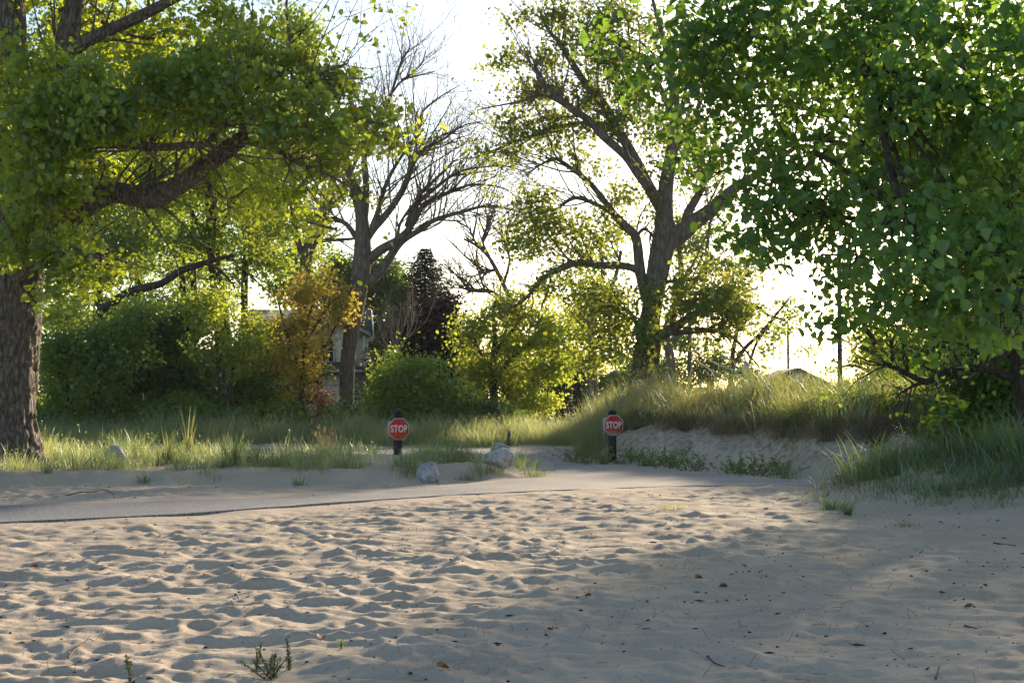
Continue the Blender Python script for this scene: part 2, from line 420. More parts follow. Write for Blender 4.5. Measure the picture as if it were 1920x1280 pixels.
def sprout(rng, pts, dirs, rad, N, L, up=.25, out=.9, k=6, wig=.10, rs=.45, taper=.25, sel=None):
    """N child branches leaving parent sample points; returns paths, radii"""
    i = rng.randint(0, len(pts), N) if sel is None else sel
    q = rng.normal(size=(N, 3)); t = dirs[i]
    q = norm(q - (q * t).sum(1, keepdims=True) * t)
    d = norm(t * .75 + q * out + np.array([0, 0, up]))
    Ls = L * (.55 + .9 * rng.rand(N))
    r0 = np.minimum(rad[i] * rs, Ls * .016 + .003)
    u = np.linspace(0, 1, k)[None, :, None]
    bend = rng.normal(size=(N, 1, 3)) * .22 + np.array([0, 0, up * .7])
    path = pts[i][:, None] + Ls[:, None, None] * (u * d[:, None] + u * u * bend)
    w = np.cumsum(rng.normal(size=(N, k, 3)), axis=1) * wig * Ls[:, None, None] * .35; w[:, 0] = 0
    path = path + w * u
    rr = r0[:, None] * (1 - (1 - taper) * np.linspace(0, 1, k)[None])
    return path, rr
def samples(path, rr, lo=.3):
    N, k, _ = path.shape
    T = norm(np.gradient(path, axis=1)); a = max(1, int(k * lo))
    return path[:, a:].reshape(-1, 3), T[:, a:].reshape(-1, 3), rr[:, a:].ravel()

def blob_points(rng, blob, d0, n, gate=.0, gf=.9):
    px, py, rx, ry = blob[:4]; d = blob[4] if len(blob) > 4 else d0
    c = P(px, py, d); mx = rx * d / FPX; mz = ry * d / FPX; my = (mx + mz) * .5 if len(blob) < 6 else blob[5]
    q = norm(rng.normal(size=(n * 2, 3))) * (rng.rand(n * 2, 1) ** .42)
    p = c + q * np.array([mx, my, mz])
    ns = max(2, len(p) // 7); k_ = rng.randint(0, ns, len(p)); sc_ = .13 * (mx * my * mz) ** (1 / 3.) + .07
    p = p[:ns][k_] + rng.normal(size=p.shape) * sc_ * np.array([1, 1, .6])
    g = noise(p[:, 0] * gf + p[:, 1] * gf * .6, p[:, 2] * gf + p[:, 1] * .3 * gf, 77)
    p = p[g > gate][:n]
    return p, c
def clusters(rng, cen, per, spread):
    n = len(cen)
    p = np.repeat(cen, per, 0) + rng.normal(size=(n * per, 3)) * spread * np.array([1, 1, .7])
    return p

def px_path(pts, d, n=None, dd=0.0):
    """pts: (px,py,r_px[,depth offset]) -> path and radii in metres; dd spreads depth along the limb"""
    q = []; r = []
    m = len(pts)
    for i, p in enumerate(pts):
        di = d + dd * (i / max(1, m - 1)) + (p[3] if len(p) > 3 else 0)
        q.append(P(p[0], p[1], di)); r.append(p[2] * di / FPX)
    n = n or max(6, m * 4)
    q = smooth_path(np.array(q), n)
    rr = np.interp(np.linspace(0, m - 1, n), np.arange(m), r)
    return q, rr

def furrow(scale=1.0, amp=.075):
    def f(Pt, a, rr):
        z = Pt[..., 2][:, :, None]
        ang = a[None, None, :]
        w = .5 * noise(z * .9 * scale + 3, ang * 1.3)
        nn = np.abs(noise((ang + w * .25) * 6.5, z * 1.9 * scale, 51)) + .6 * np.abs(noise(ang * 13, z * 4.5 * scale, 52))
        return rr * (1 - amp * 1.2 + amp * 3.2 * np.clip(nn, 0, .6)) * (1 + .04 * noise(ang * 1.0, z * .6, 53))
    return f

def tree(name, label, d, trunks, limbs, blobs, leafm, barkm, size, cov=2.6, seed=1, tmpl=LEAF_FAR, per=8, spread=.28,
         gate=-.12, gf=.9, droop=.5, sp=(0, 0, 0), spL=(2., 1., .5), leaf_sp=0, up=.25, lump=None, base=None, cat='tree', dd=0., twigs=1.0, extra=None,
         group=None, sides=10, lrs=1.0, tws=1.0):
    rng = RS(seed)
    b = base if base is not None else trunks[0][0][:2]
    w = P(b[0], b[1], d); bx = w[0]; bz = float(base_h(bx, d))
    root = thing(name, label, cat, (bx, d, bz), group)
    wood = MB(); sp_p = []; sp_t = []; sp_r = []
    def keep(path, rr, lo=.25):
        a, t, r = samples(path[None], rr[None], lo); sp_p.append(a); sp_t.append(t); sp_r.append(r)
    for k, t in enumerate(trunks):
        path, rr = px_path(t, d, n=max(14, len(t) * 8) if lump is None else len(t) * 34)
        if k == 0:   # root the trunk in the ground with a flare
            path = np.vstack([[path[0][0], path[0][1], bz - .25], path]); rr = np.concatenate([[rr[0] * 1.35], rr])
            o = path[:, 2] < bz + .8; rr = rr * (1 + .25 * np.clip(1 - (path[:, 2] - bz) / .8, 0, 1) * o)
        wood.tubes(path, rr, sides if lump is None else 96, lump)
        keep(path, rr, .45)
    me = wood.mesh('trunk', barkm, True); part('trunk', me, root)
    limb_src = list(sp_p)
    allp = [path for path in sp_p]; allr = list(sp_r)
    for l in limbs:
        path, rr = px_path(l, d, n=max(12, len(l) * 6), dd=rng.uniform(-1, 1) * dd); rr = rr * lrs
        mb = MB(); mb.tubes(path, rr, 10 if lump is None else 40, lump)
        a, t, r = samples(path[None], rr[None], .2)
        if sp[0]:
            n1 = max(3, int(sp[0] * len(path) / 12))
            p1, r1 = sprout(rng, a, t, r, n1, spL[0], up); r1 = r1 * tws; mb.tubes(p1, r1, 5)
            s1 = samples(p1, r1)
            n2 = n1 * sp[1]; p2, r2 = sprout(rng, *s1, n2, spL[1], up * .6); r2 = r2 * tws; mb.tubes(p2, r2, 4)
            s2 = samples(p2, r2)
            n3 = n2 * sp[2]
            if n3:
                p3, r3 = sprout(rng, *s2, n3, spL[2], up * .3, k=4); mb.tubes(p3, np.maximum(r3 * tws, .0035), 3)
                tips = np.concatenate([p3[:, -1], p3[:, -2]])
            else: tips = p2[:, -1]
            allp.append(s1[0]); allr.append(s1[2])
            if leaf_sp:
                sel = tips[rng.rand(len(tips)) < leaf_sp]
                extra = [] if extra is None else extra
                extra.append(sel)
        part('limb', mb.mesh('limb', barkm, True), root)
        allp.append(a); allr.append(r)
    allp = np.concatenate(allp)
    lv = Leaves(tmpl); tw = MB(); has_tw = False
    for bl in blobs:
        dep = bl[4] if len(bl) > 4 and bl[4] else d
        lp = size * FPX / dep
        c_ = cov * (bl[6] if len(bl) > 6 else 1)
        n = int(c_ * math.pi * bl[2] * bl[3] / (lp * lp * .42)); nc = max(3, n // per)
        bb = (bl[0], bl[1], bl[2], bl[3], dep) + ((bl[5],) if len(bl) > 5 and bl[5] else ())
        cen, c = blob_points(rng, bb, d, nc, gate, gf)
        if len(cen) == 0: continue
        lv.add(rng, clusters(rng, cen, per, spread), size, droop, per=per)
        if twigs:
            # one branch into the blob, boughs off it out to the clusters
            j = np.argmin(((allp - c) ** 2).sum(1)); a0 = allp[j]
            dist = np.linalg.norm(c - a0)
            r0 = max(.012, min(.10, .022 * dist)) * twigs
            mid = (a0 + c) / 2 + rng.normal(size=3) * dist * .08 + np.array([0, 0, -.08 * dist])
            path = smooth_path([a0, mid, c], 9); path += np.cumsum(rng.normal(size=path.shape), 0) * dist * .008
            path[0] = a0
            rr = np.linspace(r0, r0 * .4, 9); tw.tubes(path, rr, 6)
            m = min(len(cen), max(5, int(len(cen) * (.07 if d < 40 else .14))))
            tip = cen[rng.choice(len(cen), m, replace=False)]
            src = path[rng.randint(3, 9, m)]
            u = np.linspace(0, 1, 5)[None, :, None]
            pp = src[:, None] * (1 - u) + tip[:, None] * u
            ln = np.linalg.norm(tip - src, axis=1)[:, None, None]
            pp = pp + rng.normal(size=pp.shape) * ln * .05 * np.sin(u * math.pi) + np.array([0, 0, 1]) * ln * .08 * np.sin(u * math.pi)
            tw.tubes(pp, np.linspace(r0 * .38, .004, 5)[None].repeat(m, 0), 4); has_tw = True
    if extra:
        for e in extra: lv.add(rng, clusters(rng, e, max(3, per // 2), spread * .7), size, droop)
    if lv.C:
        LV, LF, LR = lv.arrays(); Fs = [LF]
        if has_tw:
            TV = np.concatenate(tw.V); Fs += [np.concatenate(f) + len(LV) for f in tw.F.values()]
            LV = np.vstack([LV, TV]); LR = np.concatenate([LR, np.zeros(len(TV))])
        me = make_mesh('crown', LV, Fs, leafm, False, LR); me.materials.append(barkm)
        mi = np.ones(len(me.polygons), np.int32); mi[:len(LF)] = 0; me.polygons.foreach_set('material_index', mi); me.update()
        part('crown', me, root)
    return root

# ================================================================== TREES
# ---- big cottonwood at the edge of the sand (stands left)
tree('cottonwood_tree', 'huge old cottonwood with deeply furrowed trunk and heavy crooked limb over the grass', 26.5,
     [[(0, 876, 76), (2, 840, 64), (3, 760, 60), (12, 640, 58), (22, 520, 57), (28, 440, 52), (22, 360, 40), (10, 270, 33), (14, 150, 31), (17, 40, 30), (5, -120, 27), (-20, -300, 20)]],
     [[(40, 480, 44), (95, 425, 31), (145, 392, 24), (205, 362, 20), (250, 366, 20), (292, 368, 21), (345, 340, 17), (400, 300, 16), (458, 256, 14)],
      [(455, 262, 9), (458, 232, 8), (448, 205, 5), (452, 160, 4), (470, 110, 3)],
      [(455, 262, 8), (490, 272, 6), (530, 287, 5), (560, 305, 4), (610, 325, 3), (655, 350, 1.5)],
      [(25, 330, 30), (52, 230, 22), (85, 150, 19), (115, 95, 19), (140, 5, 17), (160, -120, 14), (190, -260, 9)],
      [(105, 135, 13), (140, 92, 13), (180, 68, 12), (255, 34, 11), (330, -4, 9), (430, -60, 6)],
      [(110, 300, 9, -1), (165, 270, 12, -1), (222, 268, 11, -1), (300, 276, 7, -1), (350, 272, 7, -1), (388, 268, 6, -1), (412, 240, 6, -1), (442, 230, 5, -1)],
      [(455, 235, 5), (520, 195, 4), (570, 165, 4), (610, 135, 3), (650, 120, 2)],
      [(440, 215, 5, 1), (500, 150, 5, 1), (540, 90, 3, 1), (537, 20, 2, 1), (542, -40, 2)],
      [(500, 275, 4, -.5), (560, 240, 4), (640, 225, 3), (720, 232, 2)],
      [(28, 520, 10, -1.2), (70, 500, 7, -1.5), (130, 470, 5, -2), (190, 485, 3, -2.2)],
      [(262, 362, 17), (275, 352, 14), (291, 336, 5)]],
     [(40, 190, 70, 60, 24.5, 1.3), (70, 110, 60, 45, 25), (60, 250, 75, 55, 24.2), (150, 160, 90, 55, 24.5), (140, 230, 95, 60, 24), (230, 205, 90, 60, 24.5), (300, 150, 90, 60, 25),
      (240, 120, 80, 40, 27.5), (180, 40, 60, 45, 29.5, 1.5, .8), (260, 70, 70, 45, 29, 1.5, .8), (90, 50, 45, 60, 29.5, 1.5, .7), (340, 60, 60, 45, 29, 1.5, .8), (380, 130, 80, 60, 25.5), (400, 60, 70, 50, 28, 1.5, .8), (440, 170, 80, 55, 25.5), (350, 210, 80, 40, 25),
      (470, 90, 60, 60, 26.5, 1.4, .8), (520, 150, 70, 60, 26.5), (560, 200, 70, 55, 26), (600, 130, 45, 40, 27, 1, .5), (545, 70, 40, 50, 28, 1, .35), (600, 250, 55, 50, 26, 1, .8), (630, 170, 60, 60, 27.5, 1.2, .8), (700, 215, 45, 42, 27.5, 1, .8),
      (735, 262, 22, 28, 27.5, .6, .7), (520, 245, 60, 30, 25.5), (590, 320, 50, 45, 27.5, 1, .8), (640, 300, 40, 40, 28, 1, .5), (475, 335, 55, 55, 29, 1, .7), (540, 370, 45, 45, 28, 1, .7), (560, 410, 40, 40, 29, 1, .5), (670, 240, 30, 45, 27, 1, .8),
      (320, 240, 70, 40, 28.5, 1.5, .9), (370, 215, 60, 35, 29, 1.2, .8), (250, 270, 70, 35, 28.5, 1.2, .8), (330, 310, 60, 25, 28.5, 1, .7), (400, 320, 40, 30, 29, 1, .5), 
      (90, 310, 70, 50, 24, 1, .9), (40, 330, 55, 50, 24.5, 1, .8), (70, 370, 75, 50, 25.2, 1.2, 1), (40, 420, 55, 45, 25.4, 1.2, 1), (120, 390, 55, 40, 25.8, 1, 1), (150, 320, 45, 40, 25, 1, .8), (60, 480, 50, 45, 25.2, .8, .9), (130, 470, 65, 35, 25.2, 1, 1), (190, 495, 55, 35, 25, 1, 1), (120, 525, 45, 35, 25, .8, .9), (150, 505, 40, 45, 25.5, 1, .7),
      (230, 330, 60, 25, 29, 1, .6), (430, 380, 60, 40, 30, 1, .5), (-40, 250, 60, 250, 26, 2, .5), (30, -60, 150, 50, 26, 3, .6), (300, -70, 200, 60, 27, 3, .5)],
     M['leaf_left'], M['bark_left'], 0.112, cov=3.3, seed=11, tmpl=LEAF_NEAR, per=9, spread=.17, gate=-.1, gf=1.5, droop=.45,
     sp=(6, 2, 2), spL=(1.3, .6, .3), lump=furrow(), base=(2, 872), leaf_sp=.18)

# ---- cottonwood on the dune (centre right)
def cottonwood_dune():
    T = [[(1199, 735, 21), (1204, 690, 20), (1212, 640, 19), (1222, 580, 19), (1229, 535, 20), (1237, 490, 22), (1246, 445, 23), (1246, 405, 17), (1249, 347, 14), (1262, 270, 11), (1266, 200, 9), (1256, 130, 7), (1243, 70, 5), (1224, 0, 3), (1215, -60, 2)],
         [(1224, 690, 11, .4), (1228, 650, 12, .3), (1226, 600, 12), (1227, 560, 10)]]
    Lm = [[(1212, 560, 9), (1204, 530, 10), (1199, 495, 10), (1192, 445, 9), (1172, 423, 8), (1153, 403, 7), (1133, 377, 6), (1112, 350, 5), (1088, 328, 5), (1062, 310, 4), (1040, 298, 3), (1012, 310, 2), (985, 330, 1.5)],
          [(1150, 403, 4), (1122, 385, 4), (1080, 371, 4), (1050, 388, 3), (1020, 420, 2), (985, 440, 1.2)],
          [(1200, 512, 6), (1188, 503, 7), (1165, 498, 7), (1122, 497, 7), (1087, 492, 7), (1052, 503, 6), (1015, 525, 5), (990, 555, 3), (965, 575, 2)],
          [(1248, 460, 17), (1281, 435, 17), (1308, 412, 15), (1335, 392, 13), (1375, 355, 10), (1430, 320, 7), (1500, 270, 4)],
          [(1285, 432, 10, .5), (1290, 400, 9, .5), (1312, 360, 7, .8), (1330, 310, 5, 1), (1345, 250, 4, 1)],
          [(1240, 392, 12), (1214, 345, 11), (1191, 299, 10), (1160, 246, 9), (1130, 193, 8), (1096, 154, 7), (1068, 111, 6), (1048, 78, 5), (1030, 60, 3), (1012, 22, 2)],
          [(1216, 352, 9, -.5), (1196, 325, 9, -.5), (1172, 292, 8, -.6), (1130, 254, 8, -.8), (1105, 226, 7, -.8), (1074, 206, 7, -1), (1045, 180, 6, -1), (1015, 154, 5, -1), (1003, 124, 3, -1)],
          [(1072, 206, 4, -1), (1040, 186, 4, -1), (1012, 178, 3, -1), (975, 190, 2, -1), (925, 200, 1.5, -1), (900, 205, 1, -1)],
          [(1165, 250, 5, .6), (1135, 232, 4, .6), (1083, 231, 4, .6), (1030, 246, 4, .6), (965, 266, 3, .6), (920, 285, 2.5, .6), (890, 295, 1.5, .6)],
          [(1264, 225, 6, .5), (1225, 140, 5, .6), (1184, 92, 5, .8), (1153, 66, 4, 1), (1131, 44, 3, 1), (1138, 20, 2, 1), (1148, 0, 2)],
          [(1232, 634, 9), (1250, 622, 10), (1268, 612, 9), (1287, 598, 7), (1310, 580, 4), (1340, 560, 3), (1375, 555, 2)],
          [(1262, 624, 6), (1296, 622, 5), (1340, 620, 4), (1375, 633, 3), (1400, 660, 2), (1425, 690, 1.5)],
          [(1250, 528, 4), (1290, 525, 3), (1320, 522, 2.5)],
          [(1204, 640, 5), (1190, 600, 4), (1175, 580, 3), (1140, 575, 2), (1110, 590, 1.5)],
          [(1192, 448, 3.5), (1205, 430, 3), (1222, 440, 2.5), (1232, 470, 2), (1224, 490, 1.5)],
          [(1255, 300, 6, 1), (1290, 240, 5, 1), (1320, 170, 4, 1.5), (1330, 90, 3, 2)]]
    B = [(985, 25, 40, 22), (1045, 20, 45, 28), (1110, 25, 50, 30), (1165, 30, 40, 30), (1010, 112, 45, 18), (930, 122, 32, 12, 42, .8), (965, 110, 30, 14, 42, .8), (1075, 75, 45, 28), (1130, 100, 45, 32), (1180, 120, 40, 35),
         (985, 165, 28, 14, 42, .6, .8), (1000, 172, 40, 22), (1050, 170, 40, 22), (1105, 190, 36, 30), (1155, 170, 40, 30), (960, 225, 38, 20), (1010, 215, 38, 24), (1040, 250, 40, 18), (980, 262, 45, 16), (925, 285, 45, 15), (895, 270, 22, 16, 42, .5, .6), (1090, 238, 45, 18), (1140, 240, 30, 24), (1170, 215, 40, 30), (1200, 170, 40, 40),
         (900, 325, 18, 14, 42, .5, .6), (1065, 285, 45, 14, 42, 1, .7), (1105, 300, 22, 16, 42, .6, .6), (1120, 320, 30, 18, 42, .6, .6), (1180, 370, 35, 18, 42, .8, .8), (1205, 395, 30, 22, 42, .8, .7), (1160, 355, 22, 12, 42, .6, .6), (1240, 240, 45, 45, 43, 1.2, .7), (1220, 60, 40, 45, 43, 1.2, .6), (1280, 120, 50, 60, 43, 1.2, .7),
         (1240, 310, 30, 40, 41, .8, .4), (1310, 320, 50, 50, 43, 1.2, .7), (1300, 240, 50, 40, 43, 1, .6), (1020, 375, 45, 18, 42, 1, .8), (985, 400, 50, 30, 42, 1, .9), (1040, 420, 55, 30, 42, 1.2, 1), (990, 455, 55, 35, 42, 1.2, 1), (1060, 470, 45, 28, 42, 1.2, .8), (1100, 440, 40, 25, 42, 1, .7), (1125, 405, 45, 16, 42, .8, .7), (1150, 450, 30, 22, 42, .8, .4),
         (1040, 535, 50, 24, 42, 1, .7), (1095, 530, 50, 22, 42, 1, .7), (1130, 560, 50, 34, 42, 1.2, .9), (1150, 610, 50, 34, 42, 1.2, .9), (1130, 655, 40, 34, 42, 1.2, .9), (1180, 660, 30, 34, 42, 1, .7), (1100, 610, 45, 28, 42, 1.2, .6), (1095, 680, 35, 22, 42, 1, .6), (1060, 570, 40, 22, 42, 1, .4), (1165, 570, 28, 40, 42, .8, .6),
         (1220, 545, 16, 22, 41.3, .3, 1.1), (1215, 590, 17, 40, 41.3, .3, 1.0), (1208, 640, 15, 28, 41.3, .3, .9), (1216, 680, 12, 18, 41.3, .3, .8), (1200, 690, 10, 30, 41.4, .3, .6),
         (1300, 540, 55, 28, 41.5, 1.2, 1), (1350, 555, 50, 35, 41.5, 1.2, 1), (1380, 590, 38, 36, 41.5, 1.2, 1), (1330, 590, 50, 30, 41.5, 1.2, 1), (1290, 575, 40, 22, 41.5, 1, .8), (1270, 540, 22, 24, 41.5, .8, .6), (1350, 615, 45, 18, 42, 1, .8), (1370, 540, 40, 22, 42, 1, .8), (1325, 650, 45, 15, 42, 1, .4), (1300, 500, 40, 20, 43, 1, .5), (1400, 500, 40, 25, 43, 1, .5)]
    tree('cottonwood_tree', 'tall half-leafed cottonwood forking on top of the grassy dune above the red sign', 42, T, Lm, B, M['leaf_mid'], M['bark_mid'], .12,
         cov=3.5, seed=21, per=7, spread=.22, gate=-.2, gf=1.5, sp=(7, 3, 2), spL=(1.5, .8, .4), lump=None, base=(1199, 735), sides=16, leaf_sp=.10)
cottonwood_dune()

# ---- leafless-topped tree in front of the house
tree('bare_tree', 'tall dying tree with fanned bare grey limbs in front of the yellow house', 50,
     [[(649, 770, 14), (652, 680, 14), (659, 620, 14.5), (670, 560, 16), (677, 510, 18), (680, 460, 16), (678, 405, 12), (668, 360, 11), (654, 320, 8), (644, 275, 6), (640, 230, 3)]],
     [[(684, 455, 9), (700, 430, 9), (714, 414, 9), (735, 388, 8), (755, 356, 8), (768, 325, 7), (776, 298, 6), (800, 276, 4), (830, 262, 3), (868, 236, 2), (912, 226, 1)],
      [(681, 430, 9), (686, 380, 9), (686, 335, 8), (682, 285, 6), (684, 240, 4), (690, 190, 2)],
      [(684, 495, 12), (712, 470, 12), (745, 451, 10), (762, 436, 9), (776, 414, 8), (795, 385, 6), (830, 366, 5), (860, 354, 4), (888, 346, 3), (938, 351, 2), (968, 368, 1)],
      [(678, 540, 14), (715, 507, 11), (740, 468, 10), (757, 450, 8), (785, 432, 7), (810, 415, 6), (840, 404, 5), (868, 397, 4), (900, 388, 3.5), (930, 387, 3), (976, 398, 1.5)],
      [(776, 414, 6), (782, 385, 5), (800, 366, 5), (845, 331, 4), (875, 318, 3), (907, 313, 2.5), (949, 312, 2), (1003, 328, 1)],
      [(762, 425, 6), (772, 395, 5), (790, 362, 5), (807, 345, 4), (835, 318, 3), (853, 300, 2)],
      [(745, 448, 4, -.5), (750, 420, 3.5, -.5), (765, 395, 3, -.5), (786, 366, 2, -.5), (778, 330, 1.5, -.5)],
      [(700, 430, 8), (712, 385, 6), (724, 345, 5), (745, 305, 4), (770, 270, 3.5), (787, 240, 3), (791, 212, 2.5), (822, 184, 2), (862, 160, 1)],
      [(683, 300, 4), (700, 260, 4), (716, 225, 4), (733, 178, 3.5), (753, 115, 3), (768, 90, 2), (766, 68, 1)],
      [(733, 178, 2.5), (754, 152, 2.5), (783, 142, 2), (815, 134, 1)],
      [(752, 150, 2.5), (770, 140, 2), (790, 120, 1.8), (798, 95, 1)],
      [(668, 446, 7), (652, 423, 6), (632, 411, 5), (612, 408, 4), (590, 400, 2)],
      [(656, 330, 5), (672, 290, 4), (684, 262, 3), (700, 240, 2)],
      [(650, 345, 5), (632, 310, 4), (620, 270, 3), (612, 230, 2)],
      [(776, 300, 4), (800, 285, 3), (818, 262, 2.5), (838, 250, 2), (868, 252, 1)],
      [(690, 440, 5, 1), (706, 400, 4, 1), (722, 372, 3, 1), (745, 345, 2, 1)]],
     [(700, 280, 35, 18, 50, .8, .4), (650, 350, 30, 22, 50, .8, .7), (690, 350, 24, 18, 50, .8, .6), (715, 190, 25, 15, 50, .6, .4), (640, 270, 35, 25, 50, .8, .6), (790, 270, 45, 12, 50, .8, .45), (845, 262, 30, 8, 50, .6, .35), (700, 380, 18, 12, 50, .6, .6), (625, 330, 30, 25, 50, .8, .5), (665, 250, 30, 22, 50, .8, .5), (600, 420, 25, 20, 50, .8, .5), (770, 230, 30, 12, 50, .6, .3)],
     M['leaf_mid'], M['bark_mid'], .12, cov=4.0, seed=31, per=6, spread=.22, sp=(6, 3, 3), spL=(1.9, .9, .45), base=(651, 770), lrs=.78, up=.35, sides=16)

# ---- leaning tree behind it
tree('leaning_tree', 'dark leaning trunk with leafy top standing beside the bare tree', 56,
     [[(560, 760, 12), (566, 640, 12), (572, 520, 12), (580, 465, 12), (600, 425, 10), (612, 390, 9), (624, 340, 7), (630, 290, 5), (640, 230, 3)]],
     [[(583, 460, 7), (600, 452, 4), (640, 449, 3), (666, 447, 2)], [(576, 500, 7), (555, 440, 6), (548, 380, 5), (545, 300, 3)], [(612, 395, 5), (640, 370, 4), (655, 340, 3)]],
     [(540, 320, 60, 60), (600, 270, 50, 50), (560, 400, 55, 45), (520, 250, 60, 60), (600, 360, 40, 30), (580, 500, 45, 30), (560, 200, 60, 50), (590, 150, 40, 45), (500, 440, 60, 50), (595, 440, 22, 30), (630, 230, 40, 40)],
     M['leaf_mid'], M['bark_mid'], .14, cov=2.2, seed=32, per=7, spread=.35, sp=(4, 2, 2), base=(560, 760), gate=-.02)

# ---- tall cottonwoods behind the left tree
def tall(name_label, d, base, path, blobs, seed, mat='leaf_bg', cov=3.8, bark='bark_dark', name='cottonwood_tree', size=.15, **kw):
    limbs = kw.pop('limbs', [])
    tree(name, name_label, d, [path], limbs, blobs, M[mat], M[bark], size, cov=cov, seed=seed, per=8, spread=.42, sp=(3, 2, 2), spL=(2, 1, .5),
         base=base, gate=kw.pop('gate', -.02), gf=.7, twigs=.8, **kw)
tall('tall cottonwood with thick leaning stem above the thicket where the arching limb ends', 62, (425, 765),
     [(425, 765, 15), (418, 620, 15), (408, 540, 14), (400, 470, 12), (395, 380, 10), (400, 280, 8), (410, 160, 5), (415, 60, 3)],
     [(400, 430, 70, 50), (340, 380, 70, 50), (440, 350, 70, 50), (380, 300, 70, 55), (450, 260, 60, 55), (340, 240, 60, 50), (400, 190, 60, 50), (460, 180, 50, 50), (420, 110, 50, 50), (360, 140, 50, 40), (470, 420, 45, 50), (400, 60, 50, 40), (330, 450, 50, 35)], 41,
     limbs=[[(400, 480, 6), (440, 490, 4), (445, 520, 3), (455, 540, 2)], [(404, 500, 6), (380, 440, 5), (350, 380, 4)], [(402, 450, 6), (430, 400, 5), (450, 350, 4)]])
tall('twin slim cottonwood stems standing in the thicket behind the arching dark branch', 66, (345, 770),
     [(345, 770, 7), (344, 620, 7), (343, 540, 6), (342, 430, 5), (335, 300, 4), (330, 200, 2)],
     [(300, 420, 60, 45), (340, 340, 55, 50), (280, 340, 60, 50), (320, 260, 60, 50), (260, 260, 60, 50), (300, 180, 60, 50), (250, 180, 60, 50), (280, 110, 60, 40), (240, 420, 60, 50), (250, 490, 60, 30, 66, 2, .6), (320, 500, 60, 25, 66, 2, .5)], 42,
     limbs=[[(345, 700, 6), (362, 600, 6), (363, 520, 6), (360, 430, 5), (370, 330, 3)]])
tall('leafy cottonwood directly behind the crooked limb of the huge tree', 58, (190, 770),
     [(190, 770, 10), (190, 640, 10), (185, 560, 9), (180, 450, 8), (170, 320, 6), (170, 200, 3)],
     [(180, 430, 70, 50), (130, 560, 50, 45), (220, 470, 55, 40), (140, 360, 60, 50), (220, 330, 60, 50), (180, 260, 60, 50), (110, 270, 55, 60), (200, 160, 60, 60), (120, 160, 60, 60), (120, 60, 60, 60), (200, 60, 60, 60), (110, 470, 40, 40), (215, 400, 55, 40)], 43)
tall('cottonwood with open airy crown between the twin stems and the orange maple', 60, (470, 765),
     [(470, 765, 8), (462, 640, 8), (458, 560, 7), (462, 470, 6), (475, 360, 5), (490, 250, 4), (500, 150, 2)],
     [(480, 500, 50, 35), (510, 460, 45, 40), (500, 390, 55, 40), (530, 540, 40, 40), (470, 320, 50, 45), (530, 300, 45, 50), (500, 220, 55, 50), (550, 240, 40, 50), (480, 140, 60, 45), (520, 90, 60, 50), (450, 540, 45, 30), (570, 540, 30, 28), (590, 475, 25, 22, 60, 1, .6), (560, 60, 50, 40)], 44)
tall('hazy pale cottonwood farthest behind the thicket and its taller neighbours', 82, (60, 775),
     [(260, 775, 9), (262, 620, 9), (258, 450, 7), (262, 300, 5), (265, 200, 3)],
     [(150, 500, 90, 50), (260, 470, 90, 60), (380, 490, 70, 45), (470, 450, 60, 60), (300, 380, 100, 60), (180, 370, 90, 70), (420, 350, 80, 60), (110, 400, 60, 80), (540, 470, 40, 40, 82, 2, .7), (240, 300, 80, 50), (360, 270, 80, 50), (480, 260, 60, 50), (100, 280, 50, 60), (150, 200, 60, 50), (120, 620, 60, 60), (220, 580, 60, 60), (300, 560, 90, 40)], 45, cov=3.0, size=.2, gate=-.1)

# arching dead-looking branch tree and vine-covered thickets
tree('arching_tree', 'dark bare limb arching over the thicket from a leaning stem', 52,
     [[(172, 790, 9), (173, 700, 9), (176, 640, 9), (182, 595, 9), (205, 570, 8), (250, 545, 8), (300, 532, 7), (335, 510, 7), (370, 497, 6), (405, 487, 4), (440, 478, 3)]],
     [[(385, 492, 4), (410, 505, 3), (430, 525, 2), (440, 540, 1.5)], [(176, 640, 5), (160, 610, 3), (130, 590, 2)]],
     [(130, 600, 40, 25, 52, 1, .4), (440, 480, 20, 15, 52, .6, .4)], M['leaf_bg'], M['bark_dark'], .12, cov=1., seed=51, sp=(3, 2, 1), spL=(.8, .5, .3), base=(172, 790))

def bush(name, label, d, blobs, mat, seed, cov=2.4, size=.12, cat='bush', bark='bark_dark', stems=4, spread=.25, gate=-.15, droop=.3, per=8, tmpl=LEAF_FAR, gf=.9, group=None, twigs=.5, skirt=True):
    cx = np.mean([b[0] for b in blobs])
    if d < 50 and cx < 1100:
        d += 3.5; blobs = [tuple(b[:4]) + ((b[4] + 3.5,) + tuple(b[5:]) if len(b) > 4 else ()) for b in blobs]
    by = max(b[1] + b[3] for b in blobs)
    rng = RS(seed); trunks = []; cov = cov * 2.0
    tx = cx; gz = float(base_h(P(cx, by, d)[0], d))
    gy = HOR - (gz - CZ) * FPX / d
    top = min(b[1] for b in blobs)
    d_ = d
    blobs = list(blobs) + [(b[0], gy - 16, b[2] * .9, 26, b[4] if len(b) > 4 else d_) for b in blobs if b[1] + b[3] > gy - 70 and skirt]
    for k in range(stems):
        b = blobs[rng.randint(len(blobs))]
        x0 = cx + rng.uniform(-.5, .5) * (b[2]) * .5 if k else cx
        trunks.append([(x0, gy + 3, 3.5), ((x0 * 2 + b[0]) / 3, (gy * 2 + b[1]) / 3, 3), (b[0], b[1], 2), (b[0] + rng.uniform(-10, 10), b[1] - b[3] * .6, 1)])
    return tree(name, label, d, trunks, [], blobs, M[mat], M[bark], size, cov=cov, seed=seed, per=per, spread=spread, gate=gate, gf=gf, droop=droop,
                base=(cx, gy), cat=cat, tmpl=tmpl, twigs=twigs, group=group)
